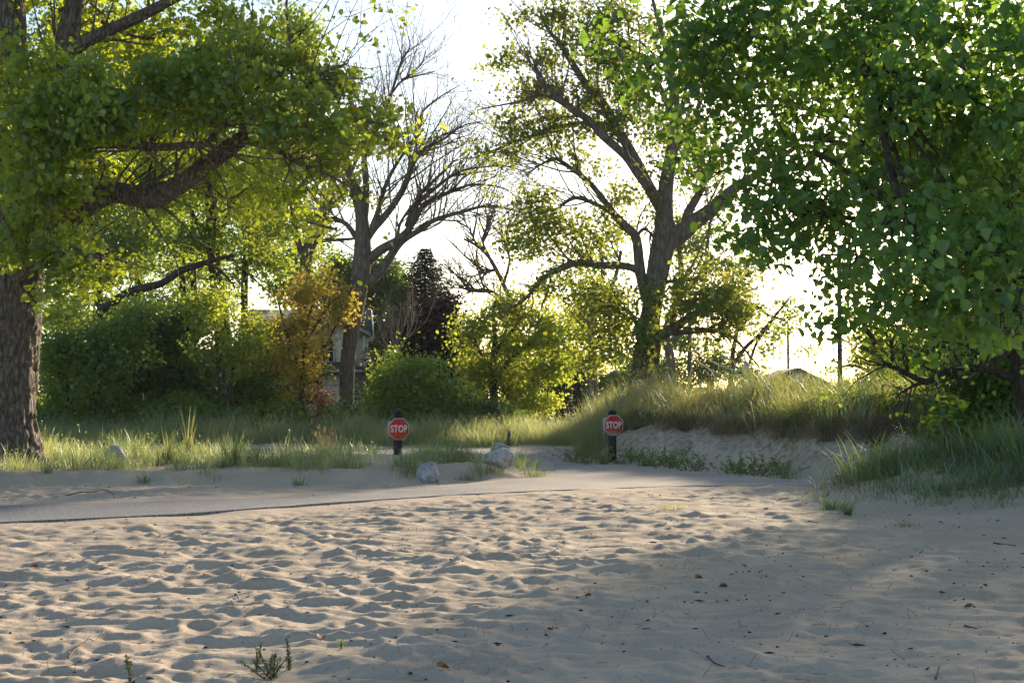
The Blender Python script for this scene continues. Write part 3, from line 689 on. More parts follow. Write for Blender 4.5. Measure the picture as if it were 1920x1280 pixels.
bush('thicket', 'near-black vine-draped mound of brush beside the dark shed', 47,
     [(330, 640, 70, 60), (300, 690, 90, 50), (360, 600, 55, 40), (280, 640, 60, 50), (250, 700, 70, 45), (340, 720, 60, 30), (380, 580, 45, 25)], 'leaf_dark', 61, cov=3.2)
bush('thicket', 'olive bush with sunlit leaves hanging over the dark shed', 45,
     [(430, 610, 60, 45), (400, 575, 60, 30), (440, 660, 35, 40), (470, 640, 40, 50), (385, 640, 25, 30)], 'leaf_yellow', 62, cov=1.7)
bush('thicket', 'tall tangled green bush beside the furrowed trunk', 44,
     [(110, 620, 45, 50), (150, 660, 55, 55), (110, 700, 50, 60), (180, 700, 55, 60), (210, 620, 50, 45), (250, 590, 45, 35), (160, 600, 50, 35), (230, 660, 50, 50), (100, 750, 50, 40)], 'leaf_bg', 63, cov=2.2)
bush('thicket', 'yellowish bush rising between the shed and the orange maple', 48,
     [(480, 700, 45, 50), (510, 650, 40, 45), (500, 720, 50, 45), (545, 690, 35, 50), (460, 730, 40, 30)], 'leaf_bg', 64, cov=2.2)
tree('maple_tree', 'slender maple turning orange and yellow beside the house', 49,
     [[(566, 775, 5), (566, 740, 5), (567, 700, 4), (572, 650, 4), (578, 600, 3), (590, 560, 2)]],
     [[(567, 712, 3), (590, 680, 3), (610, 650, 2), (630, 610, 2), (645, 580, 1)], [(567, 700, 3), (545, 650, 3), (530, 600, 2), (520, 560, 1)], [(574, 640, 2), (600, 600, 2), (620, 570, 1.5), (650, 565, 1)], [(568, 725, 2), (590, 715, 2), (608, 700, 1)]],
     [(560, 560, 40, 28), (600, 545, 40, 28), (630, 560, 32, 22), (660, 575, 22, 22, 49, .6), (640, 590, 30, 18), (580, 600, 45, 30), (540, 610, 35, 35), (608, 630, 18, 22, 49, .8, .5), (560, 650, 45, 30), (594, 665, 20, 18), (530, 670, 30, 35), (575, 700, 40, 25), (605, 690, 14, 12, 49, .4, .6), (586, 722, 22, 16), (545, 720, 30, 24), (565, 520, 24, 16, 49, .8, .7), (615, 520, 22, 14, 49, .8, .6)],
     M['leaf_orange'], M['bark_dark'], .115, cov=3.0, seed=71, per=7, spread=.2, gate=-.12, gf=1.6, sp=(4, 3, 2), spL=(1.1, .6, .3), base=(566, 775))
bush('bush', 'rusty red and tan dried brush under the orange maple', 44, [(600, 762, 26, 18), (580, 755, 20, 22), (620, 770, 18, 12), (600, 742, 20, 14)], 'leaf_rust', 72, cov=1.5, size=.08, spread=.16)
bush('bush', 'small fresh green bush at the foot of the bare tree', 43, [(640, 765, 22, 16), (665, 772, 18, 12), (622, 778, 20, 10)], 'leaf_bg', 73, cov=1.2, size=.09, skirt=False)
bush('bush', 'round dark green bush with a vine spire in front of the purple tree', 45,
     [(760, 700, 55, 40), (728, 725, 36, 42), (810, 710, 42, 38), (757, 665, 14, 28, 45, .4), (760, 750, 75, 35), (830, 735, 28, 35), (712, 765, 30, 20), (840, 770, 50, 25), (880, 755, 35, 30), (780, 690, 40, 25)], 'leaf_bg', 74, cov=2.4, size=.11, gate=.0, gf=1.4)
bush('bush', 'low green hedge-like bush under the yellow-green tree', 44.5, [(900, 770, 40, 18), (860, 780, 40, 18), (940, 775, 30, 12)], 'leaf_dark', 75, cov=2.5, size=.1)
tree('dead_shrub', 'leafless brown shrub with fine twigs before the purple tree', 52,
     [[(735, 790, 4), (738, 700, 4), (740, 660, 3), (745, 620, 2), (752, 580, 1)]],
     [[(739, 680, 3), (725, 650, 2), (712, 620, 2), (706, 592, 1)], [(740, 670, 3), (760, 635, 2), (772, 610, 1.5), (778, 585, 1)], [(740, 660, 2), (734, 625, 1.5), (728, 590, 1)], [(742, 650, 2), (757, 610, 1.5), (766, 575, 1)]],
     [], M['leaf_rust'], M['bark_pale'], .1, seed=76, sp=(5, 3, 2), spL=(.9, .5, .25), base=(735, 790), up=.5, cat='shrub')
tree('yellow_green_tree', 'broad yellow-green tree glowing in back light behind the far grass', 52,
     [[(928, 800, 8), (926, 740, 8), (925, 690, 7), (928, 640, 5), (925, 590, 3), (930, 560, 2)]],
     [[(926, 720, 5), (950, 680, 4), (985, 650, 3), (1020, 620, 2)], [(926, 700, 5), (900, 660, 3), (885, 620, 2)], [(927, 660, 4), (960, 620, 3), (985, 585, 2)]],
     [(905, 590, 40, 28), (945, 570, 42, 26), (985, 590, 45, 28), (1030, 595, 32, 25), (1025, 560, 18, 15, 52, .6), (890, 640, 35, 38), (940, 630, 50, 36), (1000, 640, 48, 36), (1045, 640, 34, 32), (1060, 670, 26, 24), (895, 690, 36, 34), (950, 690, 50, 36), (1005, 695, 48, 34), (1045, 700, 26, 22), (900, 740, 36, 30), (955, 745, 50, 32), (1010, 740, 36, 28), (1025, 765, 22, 10), (970, 770, 45, 14)],
     M['leaf_yellow'], M['bark_dark'], .12, cov=4.2, seed=77, per=7, spread=.24, gate=-.12, gf=1.2, sp=(4, 2, 2), spL=(1.2, .6, .3), base=(928, 800))
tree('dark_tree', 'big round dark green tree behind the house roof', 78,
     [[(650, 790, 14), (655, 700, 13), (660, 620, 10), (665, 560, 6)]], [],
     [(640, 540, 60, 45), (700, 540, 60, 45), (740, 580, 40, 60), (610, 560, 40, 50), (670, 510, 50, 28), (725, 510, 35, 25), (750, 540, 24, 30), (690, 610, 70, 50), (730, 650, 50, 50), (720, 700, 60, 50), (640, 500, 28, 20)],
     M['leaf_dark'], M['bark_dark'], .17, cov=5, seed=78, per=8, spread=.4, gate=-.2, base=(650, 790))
tree('purple_tree', 'dark purple-leaved tree beside the spruce', 60,
     [[(822, 790, 9), (822, 720, 8), (822, 650, 5), (822, 600, 3)]], [],
     [(800, 600, 40, 35), (830, 580, 32, 30), (850, 620, 30, 40), (790, 650, 50, 45), (845, 665, 32, 45), (820, 700, 60, 40), (770, 690, 40, 40), (770, 620, 25, 30), (800, 740, 60, 30)],
     M['leaf_purple'], M['bark_dark'], .14, cov=5.5, seed=79, per=8, spread=.3, gate=-.25, base=(822, 790))

def spruce(label, d, px, top, bot, halfw, mat, seed, size=.16):
    rng = RS(seed)
    b = P(px, bot, d); t = P(px, top, d); bz = float(base_h(b[0], d)); root = thing('spruce_tree', label, 'tree', (b[0], d, bz))
    mb = MB(); mb.tubes(np.linspace([b[0], d, bz - .2], t, 8), np.linspace(.2, .015, 8), 8)
    part('trunk', mb.mesh('trunk', M['bark_dark'], True), root)
    lv = Leaves(NEEDLE); bw = MB(); hgt = t[2] - bz; wm = halfw * d / FPX
    z = bz + .6
    while z < t[2] - .1:
        f = (t[2] - z) / hgt; Lb = wm * (f ** .85) * 1.0 + .06
        n = int(7 + 5 * f)
        for a in np.arange(n) * 6.283 / n + rng.rand() * 6:
            l = Lb * rng.uniform(.7, 1.2); u = np.linspace(0, 1, 6)
            pth = np.stack([b[0] + np.cos(a) * l * u, d + np.sin(a) * l * u, z - .30 * l * u + .22 * l * u * u * 1.2], -1)
            bw.tubes(pth, np.linspace(.02 + .01 * l, .005, 6), 4)
            m = int(38 * l / .8) + 8
            uu = rng.rand(m) ** .7; c = np.stack([np.interp(uu, u, pth[:, i]) for i in range(3)], -1)
            side = rng.uniform(-1, 1, m) * .22 * l * (1.15 - uu); c[:, 0] += -np.sin(a) * side; c[:, 1] += np.cos(a) * side; c[:, 2] -= rng.rand(m) * .10 * l
            ax = np.array([np.cos(a), np.sin(a), -.25]); lv.add(rng, c, size, .1, axis=ax[None] * 1.0)
        z += max(.13, .30 * f + .08)
    part('branches', bw.mesh('branches', M['bark_dark'], True), root)
    part('crown', lv.mesh('crown', M[mat]), root)
spruce('pointed dark spruce rising above the purple tree', 62, 797, 460, 790, 175, 'leaf_spruce', 81)
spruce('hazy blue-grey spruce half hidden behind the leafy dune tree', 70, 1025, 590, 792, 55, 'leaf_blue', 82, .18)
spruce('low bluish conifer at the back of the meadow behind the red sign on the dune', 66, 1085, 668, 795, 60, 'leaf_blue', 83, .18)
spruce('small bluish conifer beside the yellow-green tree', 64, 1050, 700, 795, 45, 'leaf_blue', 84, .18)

tree('dead_tree', 'bare dead crown with crooked twigs above the yellow-green tree', 60,
     [[(975, 800, 9), (972, 700, 8), (966, 600, 6), (955, 560, 5), (945, 535, 4), (930, 505, 4), (915, 480, 3), (893, 460, 2.5), (870, 448, 2)]],
     [[(962, 580, 4), (925, 548, 3), (890, 543, 2.5), (862, 540, 1.5)], [(930, 505, 3), (905, 512, 2), (880, 520, 1)], [(918, 482, 2.5), (905, 450, 2), (920, 415, 1.2)], [(945, 530, 3), (955, 490, 2), (950, 440, 1.5), (960, 400, 1)], [(895, 462, 2), (880, 430, 1.5), (868, 410, 1)]],
     [], M['leaf_bg'], M['bark_mid'], .12, seed=85, sp=(8, 4, 3), spL=(1.5, .8, .4), tws=1.9, base=(975, 800), up=.4)
# hazy trees behind the dune
def hazy(label, d, base, path, blobs, seed, cov=.9, mat='leaf_bg', limbs=(), size=.2, name='background_tree', bark='bark_mid', gate=.05):
    tree(name, label, d, [path], list(limbs), blobs, M[mat], M[bark], size, cov=cov * 2.2, seed=seed, per=7, spread=.35, gate=gate, gf=.8, sp=(4, 3, 2), spL=(2.2, 1., .5), base=base, twigs=.9)
hazy('hazy airy tree seen between the yellow-green tree and the dune cottonwood', 84, (1110, 780),
     [(1110, 780, 8), (1112, 690, 8), (1108, 620, 7), (1125, 560, 5), (1130, 500, 4), (1120, 440, 2)],
     [(1090, 560, 40, 35), (1140, 560, 45, 35), (1100, 510, 45, 30), (1150, 490, 40, 30), (1075, 620, 35, 35), (1120, 620, 45, 40), (1060, 510, 30, 25), (1150, 430, 35, 30), (1100, 670, 45, 30), (1160, 640, 30, 40), (1060, 660, 30, 30)], 91,
     limbs=[[(1110, 620, 5), (1085, 580, 4), (1070, 530, 3)], [(1118, 580, 5), (1150, 530, 4), (1165, 470, 3)]])
hazy('hazy open tree just past the forked cottonwood trunk', 88, (1265, 780),
     [(1262, 780, 9), (1258, 680, 9), (1250, 620, 8), (1275, 540, 6), (1275, 480, 5), (1265, 420, 3)],
     [(1290, 480, 40, 35), (1330, 470, 40, 35), (1280, 440, 35, 25), (1350, 430, 45, 35), (1400, 460, 45, 30), (1340, 500, 50, 22), (1390, 500, 45, 20), (1430, 480, 30, 20), (1300, 430, 35, 30)], 92,
     limbs=[[(1272, 560, 5), (1310, 520, 4), (1330, 470, 3)], [(1260, 640, 5), (1300, 600, 4), (1318, 540, 4), (1330, 430, 3), (1340, 380, 2)]])
hazy('sprawling hazy tree with crooked limbs between the lamp post and the tall dark pole', 78, (1400, 780),
     [(1372, 790, 5), (1370, 700, 5), (1378, 640, 4), (1385, 600, 4), (1380, 560, 3)],
     [(1385, 565, 30, 22), (1420, 580, 30, 20), (1455, 570, 30, 18), (1490, 590, 30, 20), (1510, 610, 22, 20), (1440, 610, 35, 18), (1480, 640, 30, 20), (1430, 645, 28, 16), (1500, 660, 22, 14), (1400, 620, 24, 20), (1350, 590, 22, 20), (1450, 670, 22, 12)], 93,
     limbs=[[(1372, 690, 4), (1395, 655, 4), (1425, 625, 3), (1455, 590, 2), (1480, 560, 1.5)], [(1380, 600, 3), (1410, 572, 3), (1440, 590, 2.5), (1470, 600, 2)], [(1372, 700, 4), (1400, 690, 3), (1420, 640, 2.5), (1450, 600, 1.5)], [(1385, 590, 3), (1345, 570, 3), (1325, 575, 2)]], cov=.8, bark='bark_dark')
hazy('dark hazy shrub mass right behind the sagging cables', 92, (1330, 790),
     [(1330, 790, 8), (1332, 720, 7), (1335, 680, 4)],
     [(1300, 690, 45, 30), (1350, 685, 45, 28), (1250, 700, 35, 35), (1400, 705, 30, 22), (1280, 650, 30, 30), (1160, 720, 50, 30), (1200, 700, 50, 40), (1130, 740, 50, 30)], 94, cov=2.0, mat='leaf_dark', gate=-.2)
hazy('low hazy tree behind the far pole in the bright gap', 80, (1620, 780),
     [(1640, 790, 6), (1640, 700, 5), (1635, 650, 3)],
     [(1600, 640, 30, 25), (1640, 610, 40, 25), (1620, 670, 35, 20), (1600, 600, 30, 18), (1680, 640, 40, 30), (1560, 690, 20, 12, 80, 1, .5)], 95,
     limbs=[[(1640, 700, 4), (1600, 685, 3), (1570, 690, 1.5)]], cov=1.0)
hazy('hazy grove closing the view behind the vivid green bush and poplar', 88, (1800, 790),
     [(1800, 800, 9), (1800, 680, 8), (1800, 560, 6), (1800, 420, 4)],
     [(1700, 640, 60, 60), (1780, 600, 70, 80), (1870, 620, 80, 80), (1750, 500, 60, 50), (1850, 500, 80, 60), (1960, 560, 90, 120), (1800, 400, 80, 60), (1900, 400, 80, 70), (1720, 700, 80, 30)], 96, cov=1.5, mat='leaf_bg', gate=-.1)
hazy('hazy wall of trees far behind the meadow', 96, (700, 800),
     [(850, 800, 8), (850, 720, 8), (850, 660, 4)],
     [(130, 745, 110, 35), (280, 745, 110, 35), (430, 745, 110, 35), (580, 745, 110, 35), (560, 700, 80, 60), (700, 720, 90, 50), (860, 710, 80, 50), (1000, 700, 80, 45), (1090, 720, 70, 40), (450, 700, 80, 60), (320, 700, 80, 60), (200, 700, 80, 60), (100, 700, 60, 60), (950, 660, 50, 35), (1180, 700, 60, 35)], 97, cov=1.7, mat='leaf_dark', gate=-.2)

# ---- right tree: large-leaved poplar leaning over the viewer's side
tree('poplar_tree', 'large-leaved poplar overhanging the sand, its dark trunk at the grassy mound', 22,
     [[(1942, 880, 32), (1936, 800, 28), (1925, 720, 25), (1915, 650, 21), (1905, 600, 20), (1880, 520, 18), (1860, 440, 16), (1830, 350, 14), (1790, 260, 12), (1750, 170, 10), (1720, 60, 8), (1700, -60, 6)]],
     [[(1915, 715, 12), (1890, 705, 8), (1850, 692, 7), (1800, 690, 6), (1765, 700, 6), (1738, 715, 6), (1700, 700, 5), (1680, 688, 5), (1655, 680, 3)],
      [(1738, 715, 4), (1715, 722, 3), (1690, 736, 2), (1683, 742, 1)],
      [(1680, 688, 4, .2), (1672, 665, 3.5, .2), (1670, 640, 3, .2), (1650, 618, 2, .2), (1620, 610, 1, .2)],
      [(1900, 640, 4, -.3), (1880, 668, 3, -.3), (1850, 668, 2.5, -.3), (1820, 655, 2, -.3), (1800, 630, 1.5, -.3), (1795, 610, 1, -.3)],
      [(1870, 470, 12), (1840, 380, 10, -1.5), (1800, 345, 10, -3), (1740, 330, 9, -4.5), (1680, 305, 8, -6), (1620, 280, 6, -7.5), (1540, 260, 4, -9)],
      [(1830, 350, 9), (1780, 240, 8, -2), (1700, 170, 7, -5), (1600, 120, 6, -7), (1480, 80, 5, -9), (1360, 60, 3, -10)],
      [(1900, 580, 10), (1850, 520, 8, -3), (1780, 470, 7, -6), (1700, 430, 6, -8), (1600, 410, 5, -9), (1500, 400, 3, -9)],
      [(1905, 600, 9), (1960, 300, 9, -5), (1900, 180, 9, -7), (1860, 160, 8, -8), (1800, 120, 6, -9), (1700, 50, 4, -10)],
      [(1790, 260, 8, 1), (1700, 240, 6, 1.5), (1600, 220, 5, 2), (1480, 200, 4, 2), (1380, 200, 3, 2)],
      [(1910, 620, 8, -1), (1850, 600, 6, -4), (1760, 590, 5, -7), (1680, 580, 3, -9)]],
     [(1330, 40, 90, 60, 12, .9, .9), (1450, 30, 100, 60, 11.5, 1, 1), (1580, 40, 110, 60, 12, 1, 1), (1700, 40, 100, 60, 11.5, 1, 1), (1830, 50, 110, 60, 11.5, 1, 1),
      (1270, 90, 60, 50, 12.5, .8, .9), (1220, 130, 55, 45, 13, .8, .8), (1160, 90, 25, 40, 13.5, .4, .5), (1350, 130, 90, 50, 12, 1, .9), (1470, 120, 90, 50, 12, 1, .9), (1600, 110, 80, 45, 12.5, 1, .9), (1700, 130, 90, 60, 11, 1, 1), (1830, 150, 100, 60, 11, 1, 1), (1920, 120, 70, 100, 11.5, 1, 1),
      (1260, 190, 50, 30, 13, .7, .8), (1340, 210, 70, 40, 12.5, 1, .75), (1440, 200, 70, 40, 13, 1, .75), (1520, 190, 60, 35, 13, 1, .8), (1580, 165, 40, 30, 13, 1, .7), (1680, 200, 80, 45, 11, 1, 1), (1790, 230, 100, 50, 11.5, 1, 1), (1900, 240, 80, 70, 11, 1, 1),
      (1330, 280, 55, 35, 13, .8, .7), (1400, 290, 55, 35, 13, .9, .7), (1480, 275, 60, 35, 13.5, 1, .75), (1550, 275, 45, 35, 13.5, 1, .75), (1620, 290, 60, 45, 13, 1, .8), (1700, 300, 70, 45, 12, 1, .9), (1790, 310, 80, 45, 12.5, 1, .8), (1890, 330, 80, 60, 11.5, 1, 1),
      (1290, 330, 30, 26, 13.5, .6, .4), (1390, 360, 40, 32, 13, .7, .8), (1430, 400, 45, 30, 12.5, .7, .9), (1490, 350, 60, 40, 13, .9, .8), (1480, 420, 50, 28, 12.5, .8, .9), (1410, 445, 45, 28, 12.5, .7, 1), (1460, 465, 40, 22, 12.5, .6, .9), (1550, 370, 55, 40, 13, 1, .8), (1540, 440, 45, 28, 13, .8, .5), (1620, 390, 60, 50, 12, 1, 1), (1700, 400, 70, 50, 11, 1, 1), (1800, 400, 90, 55, 11, 1, 1), (1900, 420, 80, 60, 11, 1, 1),
      (1380, 475, 22, 16, 12.5, .4, .6), (1500, 400, 30, 60, 13.5, .8, .4), (1590, 460, 40, 45, 12.5, .8, .95), (1600, 520, 45, 40, 12, .8, 1), (1660, 480, 60, 50, 11, 1, 1), (1750, 490, 80, 50, 10, 1, 1), (1850, 500, 80, 50, 10.5, 1, 1), (1540, 500, 22, 26, 13, .5, .5), (1555, 560, 24, 26, 13.5, .5, .7),
      (1600, 580, 38, 26, 13, .7, 1), (1660, 560, 55, 40, 11.5, .9, 1), (1740, 570, 70, 36, 11, .9, 1), (1820, 570, 60, 40, 11.5, .9, .9), (1900, 560, 60, 60, 10.5, 1, 1), (1560, 625, 18, 16, 13, .4, .5), (1690, 605, 50, 20, 13, .8, .8), (1770, 610, 45, 22, 12, .8, .7), (1850, 620, 40, 24, 12, .8, .6), (1910, 615, 26, 30, 10, .4, .9), (1700, 640, 30, 16, 13.5, .5, .5), (1830, 640, 35, 16, 12.5, .5, .5),
      (2000, 300, 90, 300, 11.5, 2, .5), (1600, -70, 400, 50, 12, 2, .7), (1700, 300, 200, 180, 18, 2.2, .5), (1860, 300, 120, 220, 18, 2, .5), (1500, 120, 160, 80, 16, 2, .4)],
     M['leaf_right'], M['bark_dark'], .075, cov=3.0, seed=101, tmpl=LEAF_NEAR, per=7, spread=.13, gate=-.25, gf=2.2, droop=.9,
     sp=(5, 2, 2), spL=(.9, .45, .25), lump=furrow(2.0, .05), base=(1942, 880), leaf_sp=.2, twigs=.7)

# vivid bushes under the poplar, behind the mound
bush('bush', 'dense vivid green bush behind the poplar trunk', 27,
     [(1850, 700, 60, 60), (1800, 740, 60, 50), (1880, 760, 60, 60), (1780, 700, 45, 40), (1920, 700, 60, 70), (1840, 800, 70, 40), (1760, 760, 30, 35), (1900, 640, 60, 40)], 'leaf_vivid', 111, cov=2.6, size=.085, spread=.14, per=9)
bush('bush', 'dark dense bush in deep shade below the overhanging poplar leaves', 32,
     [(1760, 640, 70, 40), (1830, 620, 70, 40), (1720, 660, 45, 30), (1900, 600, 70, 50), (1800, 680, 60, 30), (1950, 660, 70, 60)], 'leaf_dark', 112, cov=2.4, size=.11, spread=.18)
bush('bush', 'bright yellow-green bush lit from behind beside the tall pole', 40,
     [(1640, 645, 36, 22), (1670, 665, 36, 22), (1625, 665, 28, 20), (1700, 680, 30, 18), (1655, 690, 30, 16), (1740, 690, 30, 14)], 'leaf_yellow', 113, cov=2.0, size=.10, spread=.16)
bush('bush', 'leafy yellow-tinged shrub hanging over the broken edge of the dune', 30,
     [(1555, 775, 28, 18), (1590, 765, 34, 20), (1530, 790, 14, 16), (1630, 775, 30, 18), (1600, 790, 25, 10)], 'leaf_vivid', 114, cov=1.5, size=.07, spread=.11)
bush('bush', 'fresh green shrub crowning the dune edge right of the hanging one', 29.5,
     [(1680, 775, 30, 20), (1710, 765, 32, 22), (1650, 785, 22, 14), (1745, 770, 24, 22)], 'leaf_vivid', 115, cov=1.7, size=.07, spread=.11)


tree('shade_tree', 'big dense tree standing behind the poplar trunk and dark bush', 30,
     [[(2080, 850, 30), (2080, 650, 26), (2070, 400, 20), (2060, 200, 12)]], [],
     [(1890, 560, 60, 90), (1905, 420, 85, 110), (1950, 640, 90, 60), (2040, 450, 120, 190), (2230, 480, 120, 200), (2060, 250, 150, 100), (2400, 450, 120, 220), (2150, 650, 150, 80), (1890, 300, 60, 70)],
     M['leaf_dark'], M['bark_dark'], .16, cov=3.2, seed=116, per=8, spread=.25, gate=-.15, base=(2080, 850))

# ================================================================== GRASS
def blades(rng, base, hgt, width, lean, az=None, segs=4, curl=1.2):
    """base (n,3); returns V,F for curved tapering blades"""
    n = len(base)
    a = rng.rand(n) * 6.283 if az is None else az
    le = lean * (.4 + 1.0 * rng.rand(n))
    u = np.linspace(0, 1, segs)[None]
    horiz = np.stack([np.cos(a), np.sin(a), 0 * a], -1)
    side = np.stack([-np.sin(a), np.cos(a), 0 * a], -1)
    tw = rng.uniform(-1.2, 1.2, n); side = norm(side * np.cos(tw)[:, None] + horiz * np.sin(tw)[:, None])
    ang = le[:, None] * (u ** curl)
    dx = np.cumsum(np.sin(ang), 1) / segs; dz = np.cumsum(np.cos(ang), 1) / segs
    dx -= dx[:, :1]; dz -= dz[:, :1]
    ctr = base[:, None] + hgt[:, None, None] * (dx[..., None] * horiz[:, None] + dz[..., None] * np.array([0, 0, 1.]))
    w = (width * (.7 + .6 * rng.rand(n)))[:, None] * np.array([1, .95, .7, .08] if segs == 4 else [1, 1, .9, .65, .06])[None] * .5
    Lp = ctr - side[:, None] * w[..., None]; Rp = ctr + side[:, None] * w[..., None]
    V = np.stack([Lp, Rp], 2).reshape(-1, 3)
    i = np.arange(segs - 1) * 2
    f = np.stack([i, i + 1, i + 3, i + 2], -1)
    Fq = (f[None] + (np.arange(n) * segs * 2)[:, None, None]).reshape(-1, 4)
    return V, Fq, ctr
def grass(name, label, pos, per, hgt, width, lean, mat, seed, rad=.12, kind='stuff', cat=None, group=None, heads=0., segs=4, dry=.0, wind=None, sink=.02):
    rng = RS(seed); n = len(pos)
    k = np.maximum(1, rng.poisson(per, n)); idx = np.repeat(np.arange(n), k)
    th = hgt * (.40 + .95 * rng.rand(n) ** 1.3) * (1 + .6 * noise(pos[:, 0] * .7, pos[:, 1] * .5, 66)); m = len(idx)
    off = rng.normal(size=(m, 2)) * rad
    xy = pos[idx] + off
    z = base_h(xy[:, 0], xy[:, 1]) - sink
    az = np.arctan2(off[:, 1], off[:, 0]) + rng.normal(size=m) * .7
    if wind is not None: az = np.where(rng.rand(m) < .55, wind + rng.normal(size=m) * .6, az)
    hh = th[idx] * (.45 + .65 * rng.rand(m))
    V, Fq, ctr = blades(rng, np.column_stack([xy, z]), hh, width, lean, az, segs)
    tint = np.clip(rng.rand(m) * .8 + .35 * noise(pos[idx, 0] * .8, pos[idx, 1] * .8, 61) + dry, 0, 1)
    R_ = np.repeat(tint, segs * 2); Vs = [V]; Fs = [Fq]
    if heads:
        s = rng.rand(m) < heads; c = ctr[s, -1]; q = c.shape[0]
        if q:
            j = 6; cc = np.repeat(c, j, 0) + rng.normal(size=(q * j, 3)) * np.array([.008, .008, .03])
            A = norm(rng.normal(size=(q * j, 3)) * .4 + [0, 0, 1]); B = norm(np.cross(A, rng.normal(size=(q * j, 3)))); sz = .028
            t, f = NEEDLE; t = t * np.array([1, 2.2, 1])
            V2 = cc[:, None] + sz * (t[None, :, 0:1] * A[:, None] + t[None, :, 1:2] * B[:, None])
            F2 = (f[None] + (np.arange(len(cc)) * 4)[:, None, None]).reshape(-1, 4) + len(V)
            Vs.append(V2.reshape(-1, 3)); Fs.append(F2); R_ = np.concatenate([R_, np.full(len(V2) * 4, .85)])
    me = make_mesh(name, np.concatenate(Vs), np.concatenate(Fs), M[mat], False, R_)
    if kind == 'stuff':
        o = link(name, me); tag(o, label, kind='stuff')
    else:
        c = pos.mean(0); root = None
        o = link(name, me)
        loc = Vector((c[0], c[1], float(base_h(c[0], c[1]))))
        me.transform(__import__('mathutils').Matrix.Translation(-loc)); o.location = loc
        tag(o, label, cat, group)
    return o

def region(rng, n, x0, x1, y0, y1, keep):
    """n accepted points in a box, denser towards the camera is up to keep(x,y)->0..1"""
    out = []; tot = 0
    while tot < n:
        x = rng.uniform(x0, x1, 20000); y = rng.uniform(y0, y1, 20000)
        p = keep(x, y); s = rng.rand(20000) < p
        if s.sum() == 0: break
        out.append(np.column_stack([x[s], y[s]])); tot += s.sum()
    return np.concatenate(out)[:n]
rng = RS(5)
infr = lambda x, y, m=1.: (np.abs(x) < .375 * y + m)
roadc = lambda x, y, m: (poly_sd(x, y, ROAD) < -m)
# island in front of the second road
def k_is(x, y):
    near = np.interp(x, [-12, -8, -6, -5, -4, -3, -2, -1, 0, .8], [23, 24., 24.4, 24.6, 25.0, 24.6, 25.0, 25.4, 26.2, 27.5]) + .6 * noise(x * 1.5, y * .4, 71)
    far = np.interp(x, [-12, -3, 0, 1], [34, 33, 31, 29.0])
    c = sstep(.05, .3, noise(x * 1.2, y * 1.0, 72) + .08) * (1 - (np.abs(x + 2.42) < .4) * (y > 27) * (y < 30.6))
    return infr(x, y) * roadc(x, y, .35) * (y > near) * (y < far) * (x < .62) * c * (1 - .75 * sstep(27, 30, y) * (x > -7))
grass('grass', 'sunlit pale green and straw grass along the sandy bank', region(rng, 950, -12, .8, 20, 34, k_is), 14, .54, .0075, 1.1, 'grass_gold', 201, rad=.13, heads=.07)
grass('grass', 'short green grass scattered among the straw grass', region(rng, 230, -12, .8, 20, 33, k_is), 28, .66, .011, .9, 'grass_green', 202, rad=.10)
# big green blades clumps on the island
def clump(px, py, label, hgt, per=70, mat='grass_dune', width=.013, lean=.6, rad=.10, d=None, seed=1, group=None, segs=5, wind=None, name='grass_clump', heads=0):
    g = G(px, py) if d is None else P(px, py, d)
    rg = RS(seed); c = np.array([[g[0], g[1]]]) + rg.normal(size=(5, 2)) * rad * .35
    return grass(name, label, c, per / 5, hgt, width, lean, mat, seed, rad=rad * .6, kind='thing', cat='grass', segs=segs, wind=wind, heads=heads)
clump(312, 886, 'broad-bladed tall green plant, shorter of the pair standing side by side on the bank', .78, 60, 'grass_dune', .024, .35, .08, seed=211)
clump(352, 878, 'tall slanting green blade plume right of the broad-bladed plant', .95, 40, 'grass_dune', .024, .28, .05, seed=212, wind=.4)
clump(437, 888, 'thick marram clump with long arching green blades at the bank edge', 1.0, 240, 'grass_green', .013, .9, .16, seed=213)
clump(478, 886, 'second long-bladed marram clump next to the thick one', .95, 220, 'grass_green', .013, .9, .16, seed=214)
clump(375, 895, 'small green tuft below the tall blade plume', .38, 60, 'grass_green', .010, .9, .10, seed=215)
clump(560, 905, 'lone green tuft near the asphalt edge', .34, 60, 'grass_green', .009, 1.0, .08, seed=216)
clump(268, 905, 'small tuft on bare sand left of the broad-bladed plant', .30, 40, 'grass_green', .009, .9, .07, seed=217)
clump(615, 872, 'stiff bronze seed-headed clump before the second road', .62, 90, 'grass_dry', .008, .45, .14, seed=218, heads=.7)
clump(812, 866, 'leaning straw-coloured plumes beside the stop sign that stands in the island grass', .85, 80, 'grass_gold', .008, .9, .14, seed=219, wind=2.8, heads=.5)
clump(955, 880, 'green grass clump spilling over the large boulder', .45, 120, 'grass_green', .009, 1.0, .22, seed=220, wind=0.)
clump(875, 898, 'fresh green tuft between the two boulders', .32, 90, 'grass_green', .009, 1.0, .16, seed=221)
clump(1000, 892, 'drooping grass clump at the tip of the island by the junction', .42, 120, 'grass_green', .009, 1.2, .2, seed=222)
clump(930, 895, 'short green tuft in front of the large boulder', .25, 70, 'grass_green', .009, 1.0, .14, seed=226)
clump(640, 868, 'green clump behind the bronze one', .4, 70, 'grass_green', .009, .9, .16, seed=223)
clump(95, 872, 'long straw stalks bending beside the furrowed trunk', .75, 60, 'grass_gold', .008, 1.0, .2, seed=224, heads=.5)
clump(90, 905, 'green tuft at the sandy bank below the furrowed trunk', .34, 50, 'grass_green', .010, .8, .08, seed=225)
